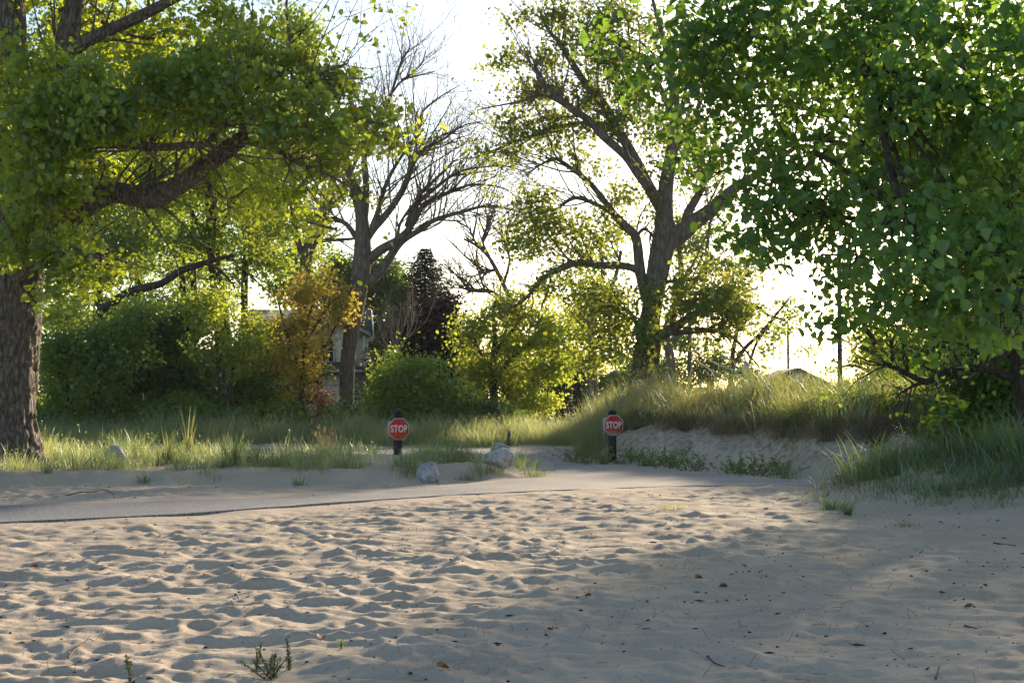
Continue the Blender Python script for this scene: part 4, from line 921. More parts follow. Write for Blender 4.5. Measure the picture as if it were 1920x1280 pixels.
# far meadow behind second road
def k_me(x, y):
    near = 42.6 + 1.0 * noise(x * .5, 0 * x, 73)
    return infr(x, y, 2) * (y > near) * (y < 62) * (x < np.interp(y, [43, 50, 62], [2.6, 4, 7])) * (1 - .5 * sstep(50, 60, y))
grass('meadow_grass', 'long soft grass bank beyond the second road', region(rng, 2400, -24, 8, 42, 62, k_me), 18, 1.0, .014, 1.1, 'grass_meadow', 231, rad=.24, heads=.03)
k_mf = lambda x, y: k_me(x, y) * (y < 45.5)
grass('meadow_grass', 'pale feathery front edge of the far grass bank', region(rng, 1500, -24, 3, 42, 46, k_mf), 24, .9, .011, 1.1, 'grass_meadow', 233, rad=.20, heads=.1)
grass('meadow_grass', 'greener shaded grass under the thickets', region(rng, 1400, -24, -4, 44, 58, k_me), 14, .7, .016, .9, 'grass_green', 232, rad=.28)
# dune top
def k_du(x, y):
    k, s = dune(x, y)
    return infr(x, y, 2.5) * (s > np.interp(x, [1, 2.6, 3.6], [1.6, 1.9, 2.6]) + .3 * noise(x * .8, y * .3, 74)) * (y < 56) * (.35 + .65 * (y < 40)) * (k > .12)
grass('dune_grass', 'tall backlit marram grass crowning the dune', region(rng, 1500, .5, 20, 27, 56, k_du), 26, .95, .013, 1.2, 'grass_dune', 241, rad=.20, heads=.05, segs=5)
grass('dune_grass', 'tall fresh green tufts standing above the marram on the dune', region(rng, 260, .5, 20, 27, 50, k_du), 34, 1.15, .014, 1.0, 'grass_green', 246, rad=.16, segs=5)
grass('dune_grass', 'golden dry stems among the dune marram', region(rng, 700, .5, 20, 29, 56, k_du), 14, .90, .008, .8, 'grass_gold', 242, rad=.22, heads=.25)
def k_sl(x, y):
    k, s = dune(x, y)
    return (k > .1) * infr(x, y, 2.5) * (s > 2.3 - .7 * (noise(x * .9, 0 * x, 79) > .3)) * (s < 2.9) * (.15 + (noise(x * 1.2, y * .35, 75) > .0)) * (x > 1.0)
grass('slope_grass', 'dry dark clumps and roots hanging down the dune face', region(rng, 420, .9, 14, 26, 40, k_sl), 26, .42, .010, 2.2, 'grass_dry', 243, rad=.14, wind=-1.7, segs=5)
grass('slope_grass', 'green strands drooping over the dune edge', region(rng, 260, .9, 14, 26, 40, k_sl), 18, .42, .011, 1.7, 'grass_dune', 244, rad=.14, wind=-1.7, segs=5)
def k_fc(x, y):
    k, s = dune(x, y)
    return infr(x, y, 2.5) * (k > .03) * (s > -.1) * (s < 2.3) * (noise(x * 2.2, y * .8, 78) > .25)
grass('slope_grass', 'thin scattered tufts on the bare slipped sand below the dune edge', region(rng, 70, 1.5, 14, 25, 36, k_fc), 12, .26, .009, 1.3, 'grass_meadow', 245, rad=.08)
# mound on the right
def k_mo(x, y):
    return infr(x, y, 3) * (mound(x, y) > .22 + .10 * noise(x * 1.3, y * 1.3, 76)) * (y < 26) * (y > 17.5)
grass('mound_grass', 'long dark green marram on the shaded mound', region(rng, 380, 4, 16, 17, 26, k_mo), 28, .72, .014, 1.35, 'grass_green', 251, rad=.16, segs=5)
grass('mound_grass', 'dead straw at the foot of the shaded mound', region(rng, 260, 4, 16, 17, 24, k_mo), 14, .34, .008, 1.5, 'grass_dry', 252, rad=.16)
def k_fr(x, y):
    return infr(x, y, 1) * (mound(x, y) > .10) * (mound(x, y) < .45) * (y < 21) * (noise(x * 1.6, y * 1.6, 77) > .1)
grass('sparse_grass', 'thin trailing blades on the sand below the mound', region(rng, 70, 3.5, 9, 15.5, 21, k_fr), 9, .34, .010, 1.5, 'grass_green', 253, rad=.12, segs=5)
clump(1560, 958, 'isolated green marram tuft on the sand left of the mound', .5, 60, 'grass_green', .010, 1.1, .10, seed=261)
clump(1590, 968, 'low trailing blades beside the isolated marram tuft', .36, 70, 'grass_green', .010, 1.5, .025, seed=262)
clump(1700, 985, 'short straggling tuft in front of the mound grass', .34, 26, 'grass_green', .009, 1.5, .10, seed=263)
clump(1480, 895, 'green tuft beside the dune foot at the narrowing path', .42, 80, 'grass_green', .009, .9, .16, seed=264)
clump(1570, 898, 'last tuft on the dune foot before the mound', .36, 60, 'grass_green', .009, .9, .14, seed=265)
clump(1262, 958, 'flattened straw tuft alone on the sunlit sand', .22, 50, 'grass_gold', .009, 1.6, .14, seed=266)

# ---- leafy weeds
def weed(px, py, label, w, h, mat, seed, n=90, size=.04, name='weed', d=None, ground=None):
    g = G(px, py) if d is None else P(px, py, d)
    x, y = g[0], g[1]; z = float(H(x, y)); rg = RS(seed)
    root = thing(name, label, 'plant', (x, y, z))
    k = max(3, n // 14) if name != 'seedling' else max(2, int(w * 60)); st = MB()
    sb, st_ = (.05, .55) if name == 'seedling' else (.2, .30)
    b0 = np.column_stack([x + rg.normal(size=k) * w * sb, y + rg.normal(size=k) * w * sb, np.full(k, z - .02)])
    tip = b0 + np.column_stack([rg.normal(size=k) * w * st_, rg.normal(size=k) * w * st_, h * (.35 + .65 * rg.rand(k))])
    u = np.linspace(0, 1, 6)[None, :, None]; pp = b0[:, None] * (1 - u) + tip[:, None] * u; pp = pp + rg.normal(size=pp.shape) * h * .02 * u
    st.tubes(pp, np.linspace(.005, .002, 6)[None].repeat(k, 0), 4)
    part('stem', st.mesh('stem', M['twig'], True), root)
    lv = Leaves(LEAF_NEAR); i = rg.randint(0, k, n); t = rg.rand(n) ** .7
    c = b0[i] * (1 - t[:, None]) + tip[i] * t[:, None] + rg.normal(size=(n, 3)) * size * .5
    lv.add(rg, c, size, -.3); part('leaves', lv.mesh('leaves', M[mat]), root)
WD = [(1215, 872, 'leafy dark weed right of the right stop sign post'), (1240, 874, 'bushy weed with small leaves at the dune foot'), (1262, 876, 'rounded weed by the path edge below the slipped sand'),
      (1192, 868, 'low weed touching the right stop sign post'), (1300, 880, 'slim upright weed alone before the bare slope'), (1100, 868, 'low sprawling weed left of the right stop sign'),
      (1130, 868, 'small weed just in front of the right stop sign post'), (1400, 888, 'spreading weed with pale seed heads'), (1430, 890, 'larger tangled weed at the bend of the path'), (1460, 888, 'fresh weed at the right end of the tangle'),
      (1080, 866, 'creeping weed at the corner of the junction'), (1170, 869, 'short weed between post and leafy dark weed'), (1380, 886, 'small weed left of the tangle with seed heads'), (1500, 880, 'weed on the sand slope above the path')]
for i, (px, py, lb) in enumerate(WD):
    weed(px, py, lb, .6 + .25 * (i % 3), .34 + .2 * ((i * 7) % 3) / 2, 'leaf_vivid' if i % 3 else 'leaf_bg', 300 + i, n=230, size=.040)
weed(508, 1262, 'wispy grey-green seedling cluster in the sand near the viewer', .16, .20, 'leaf_grey', 331, n=420, size=.012, name='seedling')
weed(542, 1250, 'taller forked sprig beside the wispy seedling cluster', .05, .20, 'leaf_grey', 332, n=150, size=.011, name='seedling')
weed(478, 1250, 'thin upright sprig left of the wispy seedling cluster', .05, .18, 'leaf_grey', 335, n=120, size=.010, name='seedling')
weed(245, 1274, 'small green sprout with reddish tip near the bottom corner', .05, .14, 'leaf_grey', 333, n=150, size=.011, name='seedling')
weed(640, 1212, 'tiny bright green sprout alone in the sand', .02, .07, 'leaf_vivid', 334, n=14, size=.02, name='seedling')

# big compound-leaf plant at the mound
def frond_plant(px, py, d, label, seed):
    g = P(px, py, d); x, y = g[0], g[1]; z = float(base_h(x, y)); rg = RS(seed)
    root = thing('sumac_plant', label, 'plant', (x, y, z)); st = MB(); lv = Leaves(LEAF_NEAR)
    top = np.array([x - .05, y, z + 1.0]); path = smooth_path([[x, y, z - .05], [x + .03, y, z + .5], top], 8); st.tubes(path, np.linspace(.012, .006, 8), 6)
    for k in range(9):
        a = k * 2.4; s = path[3 + k % 5]; l = .38; u = np.linspace(0, 1, 8)
        p = np.stack([s[0] + np.cos(a) * l * u, s[1] + np.sin(a) * l * u, s[2] + .22 * u - .34 * u * u], -1); st.tubes(p, np.linspace(.005, .002, 8), 4)
        for j in range(2, 8):
            for sg in (-1, 1):
                ax = np.array([[-np.sin(a) * sg + .3 * np.cos(a), np.cos(a) * sg + .3 * np.sin(a), -.25]])
                lv.add(rg, p[j:j + 1], .12, .1, axis=ax * 2, jit=.3)
    part('stem', st.mesh('stem', M['twig'], True), root); part('leaves', lv.mesh('leaves', M['leaf_vivid']), root)
frond_plant(1768, 845, 20.5, 'upright plant with long paired leaflets on the mound', 341)

# undergrowth at the foot of the left thickets
def undergrowth():
    rg = RS(350); lv = Leaves(LEAF_FAR)
    pos = region(rg, 4200, -22, -4.5, 46.3, 51, lambda x, y: infr(x, y, 2) * (x < -.145 * y) * 1.)
    hh = 1.3 * (.5 + .5 * np.clip(noise(pos[:, 0] * .5, pos[:, 1] * .5, 78) + .6, 0, 1.3)) * (pos[:, 1] - 43.5) / 5 * .9
    hh = np.clip(hh, .3, 1.7)
    z = base_h(pos[:, 0], pos[:, 1]) + hh * rg.rand(len(pos)) ** .5
    lv.add(rg, clusters(rg, np.column_stack([pos, z]), 6, .16), .13, .2)
    tag(link('undergrowth', lv.mesh('undergrowth', M['leaf_vivid'])), 'low dark green brambles and ivy covering the ground below the thickets', kind='stuff')
undergrowth()

# ================================================================== ROCKS
def rock(px, py, w, h, dep, label, seed, mat='rock', rot=0., name='boulder', d=None, peak=0., sink=.2):
    import bmesh
    g = G(px, py) if d is None else P(px, py, d); x, y = g[0], g[1]; z = float(base_h(x, y))
    bm = bmesh.new(); bmesh.ops.create_icosphere(bm, subdivisions=5, radius=1); rg = RS(seed)
    pl = norm(rg.normal(size=(9, 3))); off = rg.uniform(.62, .92, 9)
    V = np.array([v.co for v in bm.verts])
    for p_, o_ in zip(pl, off):
        t = V @ p_; V = V - np.clip(t - o_, 0, None)[:, None] * p_ * .9
    n_ = .07 * noise(V[:, 0] * 2 + V[:, 2], V[:, 1] * 2 + seed, 81) + .03 * noise(V[:, 0] * 6 + V[:, 2] * 5, V[:, 1] * 6, 82)
    V = V * (1 + n_)[:, None]; V[:, :2] *= (1 - peak * np.clip(V[:, 2:3], 0, 1))
    ca, sa = math.cos(rot), math.sin(rot); V = V * np.array([w / 2, dep / 2, h / 2 * (1 + sink)])
    V = np.column_stack([V[:, 0] * ca - V[:, 1] * sa, V[:, 0] * sa + V[:, 1] * ca, V[:, 2] + h / 2 * (1 - sink)])
    for v, c in zip(bm.verts, V): v.co = c
    for f in bm.faces: f.smooth = True
    me = bpy.data.meshes.new(name); bm.to_mesh(me); bm.free(); me.materials.append(M[mat])
    o = link(name, me); o.location = (x, y, z); tag(o, label, 'rock'); return o
rock(804, 903, .43, .40, .4, 'rounded upright grey boulder alone at the path edge', 1, peak=.25)
rock(935, 893, .60, .35, .45, 'large cracked pale boulder at the island tip', 2, 'rock_pale')
rock(938, 868, .42, .38, .4, 'peaked grey stone behind the large boulder', 5, peak=.3, rot=.5, d=29.5)
rock(897, 874, .40, .14, .4, 'flat pale slab just left of the large boulder', 7, 'rock_pale', d=28.5)
rock(216, 884, .40, .34, .4, 'small bluish-white boulder half hidden in the grass by the huge tree', 4)
rock(1058, 800, 1.1, .42, .8, 'low rounded tan boulder far off in the meadow grass', 6, 'rock_pale', d=62, sink=.6)
for v in [bpy.data.objects[-1]] if False else []: pass
def gravel():
    rg = RS(360); n = 700; c = P(850, 835, 34)
    pos = np.column_stack([c[0] + rg.normal(size=n) * .9, 34.2 + rg.normal(size=n) * .7]); q, f = LEAF_FAR
    V = []; Fq = []; base = np.array([[0, 0, 1], [1, 0, 0], [0, 1, 0], [-1, 0, 0], [0, -1, 0], [0, 0, -1]], float)
    tri = np.array([[0, 1, 2], [0, 2, 3], [0, 3, 4], [0, 4, 1], [5, 2, 1], [5, 3, 2], [5, 4, 3], [5, 1, 4]])
    s = rg.uniform(.02, .06, n); hh = .16 * np.exp(-(((pos[:, 0] - c[0]) / .9) ** 2 + ((pos[:, 1] - 34.2) / .7) ** 2))
    z = base_h(pos[:, 0], pos[:, 1]) + hh
    V = np.column_stack([pos, z])[:, None] + s[:, None, None] * base[None] * rg.uniform(.6, 1.2, (n, 6, 1))
    Fq = (tri[None] + (np.arange(n) * 6)[:, None, None]).reshape(-1, 3)
    tag(link('gravel', make_mesh('gravel', V.reshape(-1, 3), Fq, M['rock_pale'])), 'low spill of pale gravel on the island behind the leaning plumes', kind='stuff')
gravel()

# ================================================================== STOP SIGNS
M['red_left'] = plain_mat('worn_red', (.62, .035, .012), .45, (.72, .10, .03), 6.0)
M['post'] = plain_mat('black_post', (.006, .007, .009), .75, (.018, .018, .02), 20.0)
M['white_sheet'] = plain_mat('aged_white_sheeting', (.60, .55, .52), .5, (.78, .72, .68), 20.0)
M['alu'] = plain_mat('dull_aluminium', (.30, .31, .33), .55, (.42, .43, .45), 9.0, metal=.3)
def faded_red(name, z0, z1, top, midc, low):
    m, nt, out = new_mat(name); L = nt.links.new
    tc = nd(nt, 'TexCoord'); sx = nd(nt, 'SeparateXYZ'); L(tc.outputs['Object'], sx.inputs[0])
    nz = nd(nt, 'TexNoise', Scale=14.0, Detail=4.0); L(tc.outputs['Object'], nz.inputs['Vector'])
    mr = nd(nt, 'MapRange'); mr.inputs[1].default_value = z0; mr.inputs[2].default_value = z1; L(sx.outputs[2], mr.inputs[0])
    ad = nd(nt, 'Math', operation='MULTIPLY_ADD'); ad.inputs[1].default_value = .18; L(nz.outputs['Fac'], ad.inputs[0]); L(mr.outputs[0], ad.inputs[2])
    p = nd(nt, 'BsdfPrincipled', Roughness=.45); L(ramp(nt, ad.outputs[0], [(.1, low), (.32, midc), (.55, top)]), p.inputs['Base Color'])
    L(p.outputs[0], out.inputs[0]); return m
def prism(pts, y0, y1):
    """outline in x,z extruded along y"""
    n = len(pts); mb = MB()
    a = [(p[0], y0, p[1]) for p in pts]; b = [(p[0], y1, p[1]) for p in pts]
    mb.add(a + b, [list(range(n))]); mb.F[n].append(np.array([list(range(2 * n - 1, n - 1, -1))]))
    mb.F.setdefault(4, []).append(np.array([[i, n + i, n + (i + 1) % n, (i + 1) % n] for i in range(n)]))
    return mb
def octo(R_, rr=0): return [(R_ / math.cos(math.pi / 8) * math.cos(math.pi / 8 + k * math.pi / 4), R_ / math.cos(math.pi / 8) * math.sin(math.pi / 8 + k * math.pi / 4)) for k in range(8)]
def rrect(w, h, r):
    o = []
    for cx, cz, a0 in ((w - r, h - r, 0), (-w + r, h - r, 90), (-w + r, -h + r, 180), (w - r, -h + r, 270)):
        for t in (0, 30, 60, 90): a = math.radians(a0 + t); o.append((cx + r * math.cos(a), cz + r * math.sin(a)))
    return o
def letters(body, size, depth):
    cu = bpy.data.curves.new('letters', 'FONT'); cu.body = body; cu.size = size; cu.align_x = 'CENTER'; cu.align_y = 'CENTER'; cu.extrude = depth; cu.offset = .006
    cu.space_character = 1.12
    ob = bpy.data.objects.new('tmp_letters', cu); COL.objects.link(ob); bpy.context.view_layer.update()
    dg = bpy.context.evaluated_depsgraph_get(); me = bpy.data.meshes.new_from_object(ob.evaluated_get(dg))
    COL.objects.unlink(ob); bpy.data.objects.remove(ob); me.name = 'lettering'; return me
def stop_sign(px, d, zc, label, rz, red, grz, ptop):
    w = P(px, 800, d); x = w[0]; z0 = float(base_h(x, d)) - .02
    root = thing('stop_sign', label, 'stop sign', (x, d, z0), 'small stop signs on black posts', rz); root.rotation_euler[2] = rz
    zc = zc - z0; R_ = .229
    def add(nm, me, mat, par=root, loc=(0, 0, 0), rot=(0, 0, 0)):
        if mat: me.materials.clear(); me.materials.append(mat)
        o = bpy.data.objects.new(nm, me); COL.objects.link(o); o.parent = par; o.location = loc; o.rotation_euler = rot; return o
    mb = MB(); h = .070; top = zc + ptop
    mb.box((0, 0, top / 2 - .15), (h, h, top / 2 + .15)); post = add('post', mb.mesh('post', M['post']), M['post'])
    mb = MB(); pr = [(-h - .006, 0), (h + .006, 0), (h + .006, .03), (.045, .075), (-.045, .075), (-h - .006, .03)]
    c8 = np.array([[sx * (h + .006), sy * (h + .006), 0.0] for sy in (-1, 1) for sx in (-1, 1)]); c9 = c8 + [0, 0, .035]; c10 = c8 * .45 + [0, 0, .075]
    def frus(a, b): mb.add(np.vstack([a, b]), [[0, 2, 3, 1], [4, 5, 7, 6], [0, 1, 5, 4], [2, 6, 7, 3], [0, 4, 6, 2], [1, 3, 7, 5]])
    frus(c8, c9); frus(c9 + [0, 0, .0005], c10); add('post_cap', mb.mesh('post_cap', M['post']), M['post'], root, (0, 0, top))
    pl = add('sign_plate', prism(octo(R_), -.003, .003).mesh('sign_plate', M['white_sheet']), M['white_sheet'], root, (0, -h - .006, zc))
    add('red_face', prism(octo(R_ - .013), -.0016, 0).mesh('red_face', red), red, pl, (0, -.0035, 0))
    le = letters('STOP', .205, .0012); le.transform(__import__('mathutils').Matrix.Diagonal((.70, 1.0, 1, 1)))
    add('lettering', le, M['white_sheet'], pl, (0, -.0068, 0), (math.pi / 2, 0, 0))
    for bz in (.15, -.17):
        mb = MB(); mb.tubes(np.array([[0, 0, bz], [0, -.006, bz]]), np.array([.009, .008]), 10); add('bolt', mb.mesh('bolt', M['twig']), M['twig'], pl, (0, -.005, 0))
    back = add('back_plate', prism(rrect(.20, .215, .03), -.003, .003).mesh('back_plate', M['alu']), M['alu'], root, (-.0, h + .006, zc - .045), (0, 0, grz))
    return root
stop_sign(745.5, 30.3, P(746, 804, 30.3)[2], 'red stop sign on black post with orange lower half, standing in the island grass', math.radians(24),
          faded_red('red_paint_orange', -.22, .22, (.62, .025, .012), (.70, .085, .028), (.72, .14, .05)), 0, .33)  # red shifts to orange towards the bottom
stop_sign(1148, 32.0, P(1149, 797, 32.0)[2], 'red stop sign on black post, bottom edge bleached white, at the dune foot', math.radians(20),
          faded_red('red_paint_bleached', -.22, .22, (.50, .008, .012), (.55, .10, .06), (.62, .50, .44)), 0, .27)

# small black bollard in the far grass
w = P(954, 820, 39.5)
mb = MB(); mb.tubes(np.array([[0, 0, -.1], [0, 0, .34], [0, 0, .36]]), np.array([.045, .045, .03]), 12)
o = link('bollard', mb.mesh('bollard', M['post'])); o.location = (w[0], 42.6, float(base_h(w[0], 42.6))); o.scale = (1.2, 1.2, 1.3); tag(o, 'short dark marker post in front of the far grass bank', 'post')

# ================================================================== HOUSE
def siding_mat(name, c):
    m, nt, out = new_mat(name); L = nt.links.new
    geo = nd(nt, 'NewGeometry'); sx = nd(nt, 'SeparateXYZ'); L(geo.outputs['Position'], sx.inputs[0])
    mo = nd(nt, 'Math', operation='FRACT'); mu = nd(nt, 'Math', operation='MULTIPLY'); mu.inputs[1].default_value = 1 / .13
    L(sx.outputs[2], mu.inputs[0]); L(mu.outputs[0], mo.inputs[0])
    b = nd(nt, 'Bump', Strength=1.0, Distance=.06); b.invert = True; L(mo.outputs[0], b.inputs['Height'])
    n1 = nd(nt, 'TexNoise', Scale=2.0, Detail=5.0); L(geo.outputs['Position'], n1.inputs['Vector'])
    p = nd(nt, 'BsdfPrincipled', Roughness=.6); L(ramp(nt, n1.outputs['Fac'], [(.3, tuple(x * .88 for x in c)), (.7, c)]), p.inputs['Base Color'])
    L(b.outputs[0], p.inputs['Normal']); L(p.outputs[0], out.inputs[0]); return m
M['siding'] = siding_mat('yellow_siding', (.88, .84, .66)); M['siding_dark'] = siding_mat('slate_siding', (.07, .075, .11))
M['shingle'] = plain_mat('grey_shingles', (.055, .06, .075), .9, (.11, .115, .135), 12.0, .5, .02)
M['trim'] = plain_mat('white_trim', (.68, .68, .66), .5, (.8, .8, .78), 5.0)
M['glass'] = plain_mat('window_glass', (.02, .025, .03), .08, (.03, .035, .04), 3.0)
def part_mb(nm, mb, mat, root): return part(nm, mb.mesh(nm, M[mat]), root)
def house():
    d = 64; X = lambda px: (px - 960) / FPX * d; Z = lambda py: CZ + (HOR - py) / FPX * d
    xl, xr = X(470), X(690); gz = float(base_h(X(600), d))
    root = thing('house', 'pale yellow clapboard house with slate grey roof behind the maple and bare tree', 'house', (X(600), d, gz), rz=math.radians(7))
    m = MB(); m.box(((xl + xr) / 2, d + 3.5, (Z(620) + gz - .3) / 2), ((xr - xl) / 2, 3.5, (Z(620) - gz + .3) / 2)); part_mb('wall', m, 'siding', root)
    # cross gable bay, proud of the main wall
    bl, br, ba = X(600), X(683), X(628)
    m = MB(); y0, y1 = d - 1.2, d - .002
    gp = [(bl, Z(690)), (br, Z(690)), (br, Z(630)), (ba, Z(596)), (bl, Z(618))]
    q = prism(gp, y0, y1); part_mb('gable_bay', q, 'siding', root)
    m = MB(); m.box(((X(560) + X(697)) / 2, d - 1.2, (Z(694) + gz - .3) / 2), ((X(697) - X(560)) / 2, 1.1, (Z(694) - gz + .3) / 2)); part_mb('ground_floor_wall', m, 'siding', root)
    # main roof: ridge along x
    rz, ez = Z(572), Z(632); x0, x1 = xl - .25, X(698); yr = d + 3.5; ye = d - .5
    m = MB(); sec = [(ye, ez), (yr, rz), (yr + 4, ez), (yr + 4, ez - .14), (yr, rz - .14), (ye, ez - .14)]
    n = 6; V = [(x0, a, b) for a, b in sec] + [(x1, a, b) for a, b in sec]
    m.add(V, [[i, (i + 1) % n, n + (i + 1) % n, n + i] for i in range(n)]); m.F.setdefault(4, []).append(np.array([[0, 1, 4, 5], [1, 2, 3, 4], [6, 11, 10, 7], [7, 10, 9, 8]]))
    part_mb('roof', m, 'shingle', root)
    m = MB(); m.box(((x0 + x1) / 2, ye - .02, ez - .08), ((x1 - x0) / 2 - .01, .018, .11))
    a = np.array([x1 + .02, ye, ez - .08]); b = np.array([x1 + .02, yr, rz - .08])
    m.add([a + [0, 0, -.1], b + [0, 0, -.1], b + [0, 0, .1], a + [0, 0, .1], a + [.03, 0, -.1], b + [.03, 0, -.1], b + [.03, 0, .1], a + [.03, 0, .1]], [[0, 1, 2, 3], [7, 6, 5, 4], [0, 4, 5, 1], [3, 2, 6, 7], [0, 3, 7, 4], [1, 5, 6, 2]])
    part_mb('fascia', m, 'trim', root)
    # small gable roof rakes
    m = MB()
    for (xa, za, xb, zb) in ((ba, Z(592), br + .25, Z(628)), (ba, Z(592), bl - .3, Z(622))):
        m.add([(xa, y0 - .3, za), (xb, y0 - .3, zb), (xb, d + 1.5, zb), (xa, d + 1.5, za), (xa, y0 - .3, za - .12), (xb, y0 - .3, zb - .12), (xb, d + 1.5, zb - .12), (xa, d + 1.5, za - .12)],
              [[0, 1, 2, 3], [7, 6, 5, 4], [0, 4, 5, 1], [3, 2, 6, 7], [0, 3, 7, 4], [1, 5, 6, 2]])
    part_mb('gable_roof', m, 'shingle', root)
    m = MB()
    for (xa, za, xb, zb) in ((ba, Z(592), br + .25, Z(628)), (ba, Z(592), bl - .3, Z(622))):
        m.add([(xa, y0 - .33, za + .01), (xb, y0 - .33, zb + .01), (xb, y0 - .33, zb - .14), (xa, y0 - .33, za - .14), (xa, y0 - .303, za + .01), (xb, y0 - .303, zb + .01), (xb, y0 - .303, zb - .14), (xa, y0 - .303, za - .14)],
              [[0, 1, 2, 3], [7, 6, 5, 4], [0, 4, 5, 1], [3, 2, 6, 7], [0, 3, 7, 4], [1, 5, 6, 2]])
    part_mb('bargeboard', m, 'trim', root)
    # pent roof over the ground floor
    m = MB(); xa, xb = X(556), X(708)
    m.add([(xa, d - 2.7, Z(695)), (xb, d - 2.7, Z(695)), (X(694), d - .1, Z(668)), (xa, d - .1, Z(668)), (xa, d - 2.7, Z(698)), (xb, d - 2.7, Z(698)), (X(694), d - .1, Z(672)), (xa, d - .1, Z(672))],
          [[0, 1, 2, 3], [7, 6, 5, 4], [0, 4, 5, 1], [3, 2, 6, 7], [0, 3, 7, 4], [1, 5, 6, 2]])
    part_mb('porch_roof', m, 'shingle', root)
    m = MB(); m.box(((xa + xb) / 2, d - 2.73, Z(697.5)), ((xb - xa) / 2 - .05, .02, .05)); part_mb('gutter', m, 'trim', root)
    m = MB(); m.box((X(696), d - 2.32, (Z(699) + gz) / 2), (.07, .015, (Z(699) - gz) / 2)); part_mb('corner_board', m, 'trim', root)
    m = MB(); m.box((X(682), d - 1.215, Z(658)), (.06, .013, (Z(631) - Z(686)) / 2)); part_mb('corner_board', m, 'trim', root)
    for (wx, wz, hw, hh, yy) in ((613, 660, .32, .5, y0), (590, 735, .45, .6, d - 2.3), (530, 665, .4, .55, d)):
        m = MB(); cx, cz = X(wx), Z(wz)
        m.box((cx - hw, yy - .02, cz), (.05, .03, hh + .05)); m.box((cx + hw, yy - .02, cz), (.05, .03, hh + .05)); m.box((cx, yy - .021, cz + hh), (hw - .05, .03, .05)); m.box((cx, yy - .021, cz - hh), (hw - .05, .035, .05)); m.box((cx, yy - .02, cz), (hw - .05, .02, .02))
        fr = part_mb('window_frame', m, 'trim', root)
        m = MB(); m.box((cx, yy - .006, cz), (hw - .04, .004, hh - .04)); me = m.mesh('window', M['glass']); part('window', me, root)
house()
def gable_box(name, label, cat, x0, x1, y0, y1, eave, ridge, wallm, roofm, axis='y', door=None, ov=.3):
    """small building; ridge runs along axis"""
    cx = (x0 + x1) / 2; cy = (y0 + y1) / 2; gz = float(base_h(cx, y0))
    root = thing(name, label, cat, (cx, cy, gz))
    if axis == 'y':
        q = prism([(x0, gz - .3), (x1, gz - .3), (x1, eave), (cx, ridge - .02), (x0, eave)], y0, y1); part_mb('wall', q, wallm, root)
        for s in (0, 1):
            xa = cx; xb = (x1 + ov) if s else (x0 - ov); sl = (ridge - eave) / ((x1 - x0) / 2); zb = eave - ov * sl
            m = MB(); m.add([(xa, y0 - ov, ridge + .08), (xb, y0 - ov, zb + .08), (xb, y1 + ov, zb + .08), (xa, y1 + ov, ridge + .08), (xa, y0 - ov, ridge), (xb, y0 - ov, zb), (xb, y1 + ov, zb), (xa, y1 + ov, ridge)],
                            [[0, 1, 2, 3], [7, 6, 5, 4], [0, 4, 5, 1], [3, 2, 6, 7], [0, 3, 7, 4], [1, 5, 6, 2]]); part_mb('roof', m, roofm, root)
    else:
        V = [(a, b, c) for a in (x0, x1) for b, c in ((y0, gz - .3), (y1, gz - .3), (y1, eave), (cy, ridge - .02), (y0, eave))]
        m = MB(); m.add(V, [[0, 1, 2, 3, 4]]); m.F[5].append(np.array([[9, 8, 7, 6, 5]])); m.F.setdefault(4, []).append(np.array([[i, 5 + i, 5 + (i + 1) % 5, (i + 1) % 5] for i in range(5)])); part_mb('wall', m, wallm, root)
        for s in (0, 1):
            ya = cy; yb = (y1 + ov) if s else (y0 - ov); sl = (ridge - eave) / ((y1 - y0) / 2); zb = eave - ov * sl
            m = MB(); m.add([(x0 - ov, ya, ridge + .08), (x1 + ov, ya, ridge + .08), (x1 + ov, yb, zb + .08), (x0 - ov, yb, zb + .08), (x0 - ov, ya, ridge), (x1 + ov, ya, ridge), (x1 + ov, yb, zb), (x0 - ov, yb, zb)],
                            [[0, 1, 2, 3], [7, 6, 5, 4], [0, 4, 5, 1], [3, 2, 6, 7], [0, 3, 7, 4], [1, 5, 6, 2]]); part_mb('roof', m, roofm, root)
    if door:
        m = MB(); m.box((door[0], y0 - .02, gz + 1.0), (door[1], .02, 1.0)); part_mb('door', m, door[2], root)
    return root
X_ = lambda px, d: (px - 960) / FPX * d
Z_ = lambda py, d: CZ + (HOR - py) / FPX * d
gable_box('shed', 'dark slate-sided shed half hidden in the left thicket', 'shed', X_(355, 60), X_(455, 60), 60, 63, Z_(674, 60), Z_(655, 60), 'siding_dark', 'shingle', 'x', (X_(440, 60), .4, 'shingle'))
gable_box('garage', 'small low gabled outbuilding seen past the dune grass near the tall pole', 'building', X_(1440, 76), X_(1556, 76), 76, 82, Z_(722, 76), Z_(692, 76), 'siding', 'shingle', 'y', (X_(1500, 76), .45, 'trim'))
# white porch chair-like structure in the far meadow
def lattice():
    d = 66; root = thing('garden_bench', 'white slatted bench glimpsed under the yellow-green tree', 'bench', (X_(965, d), d, float(base_h(X_(965, d), d))))
    z0 = root.location.z; x0, x1 = X_(948, d), X_(1004, d)
    for nm, bx in (('seat', ((x0 + x1) / 2, d, z0 + .42, (x1 - x0) / 2, .22, .02)),):
        m = MB(); m.box(bx[:3], bx[3:]); part_mb(nm, m, 'trim', root)
    m = MB()
    for t in np.linspace(x0 + .04, x1 - .04, 12): m.box((t, d + .2, z0 + .70), (.02, .015, .24))
    m.box(((x0 + x1) / 2, d + .2, z0 + .97), ((x1 - x0) / 2, .02, .03)); part_mb('backrest', m, 'trim', root)
    for x in (x0 + .04, x1 - .04):
        for y in (d - .18, d + .18): m = MB(); m.box((x, y, z0 + .2), (.035, .03, .2)); part_mb('leg', m, 'trim', root)
lattice()

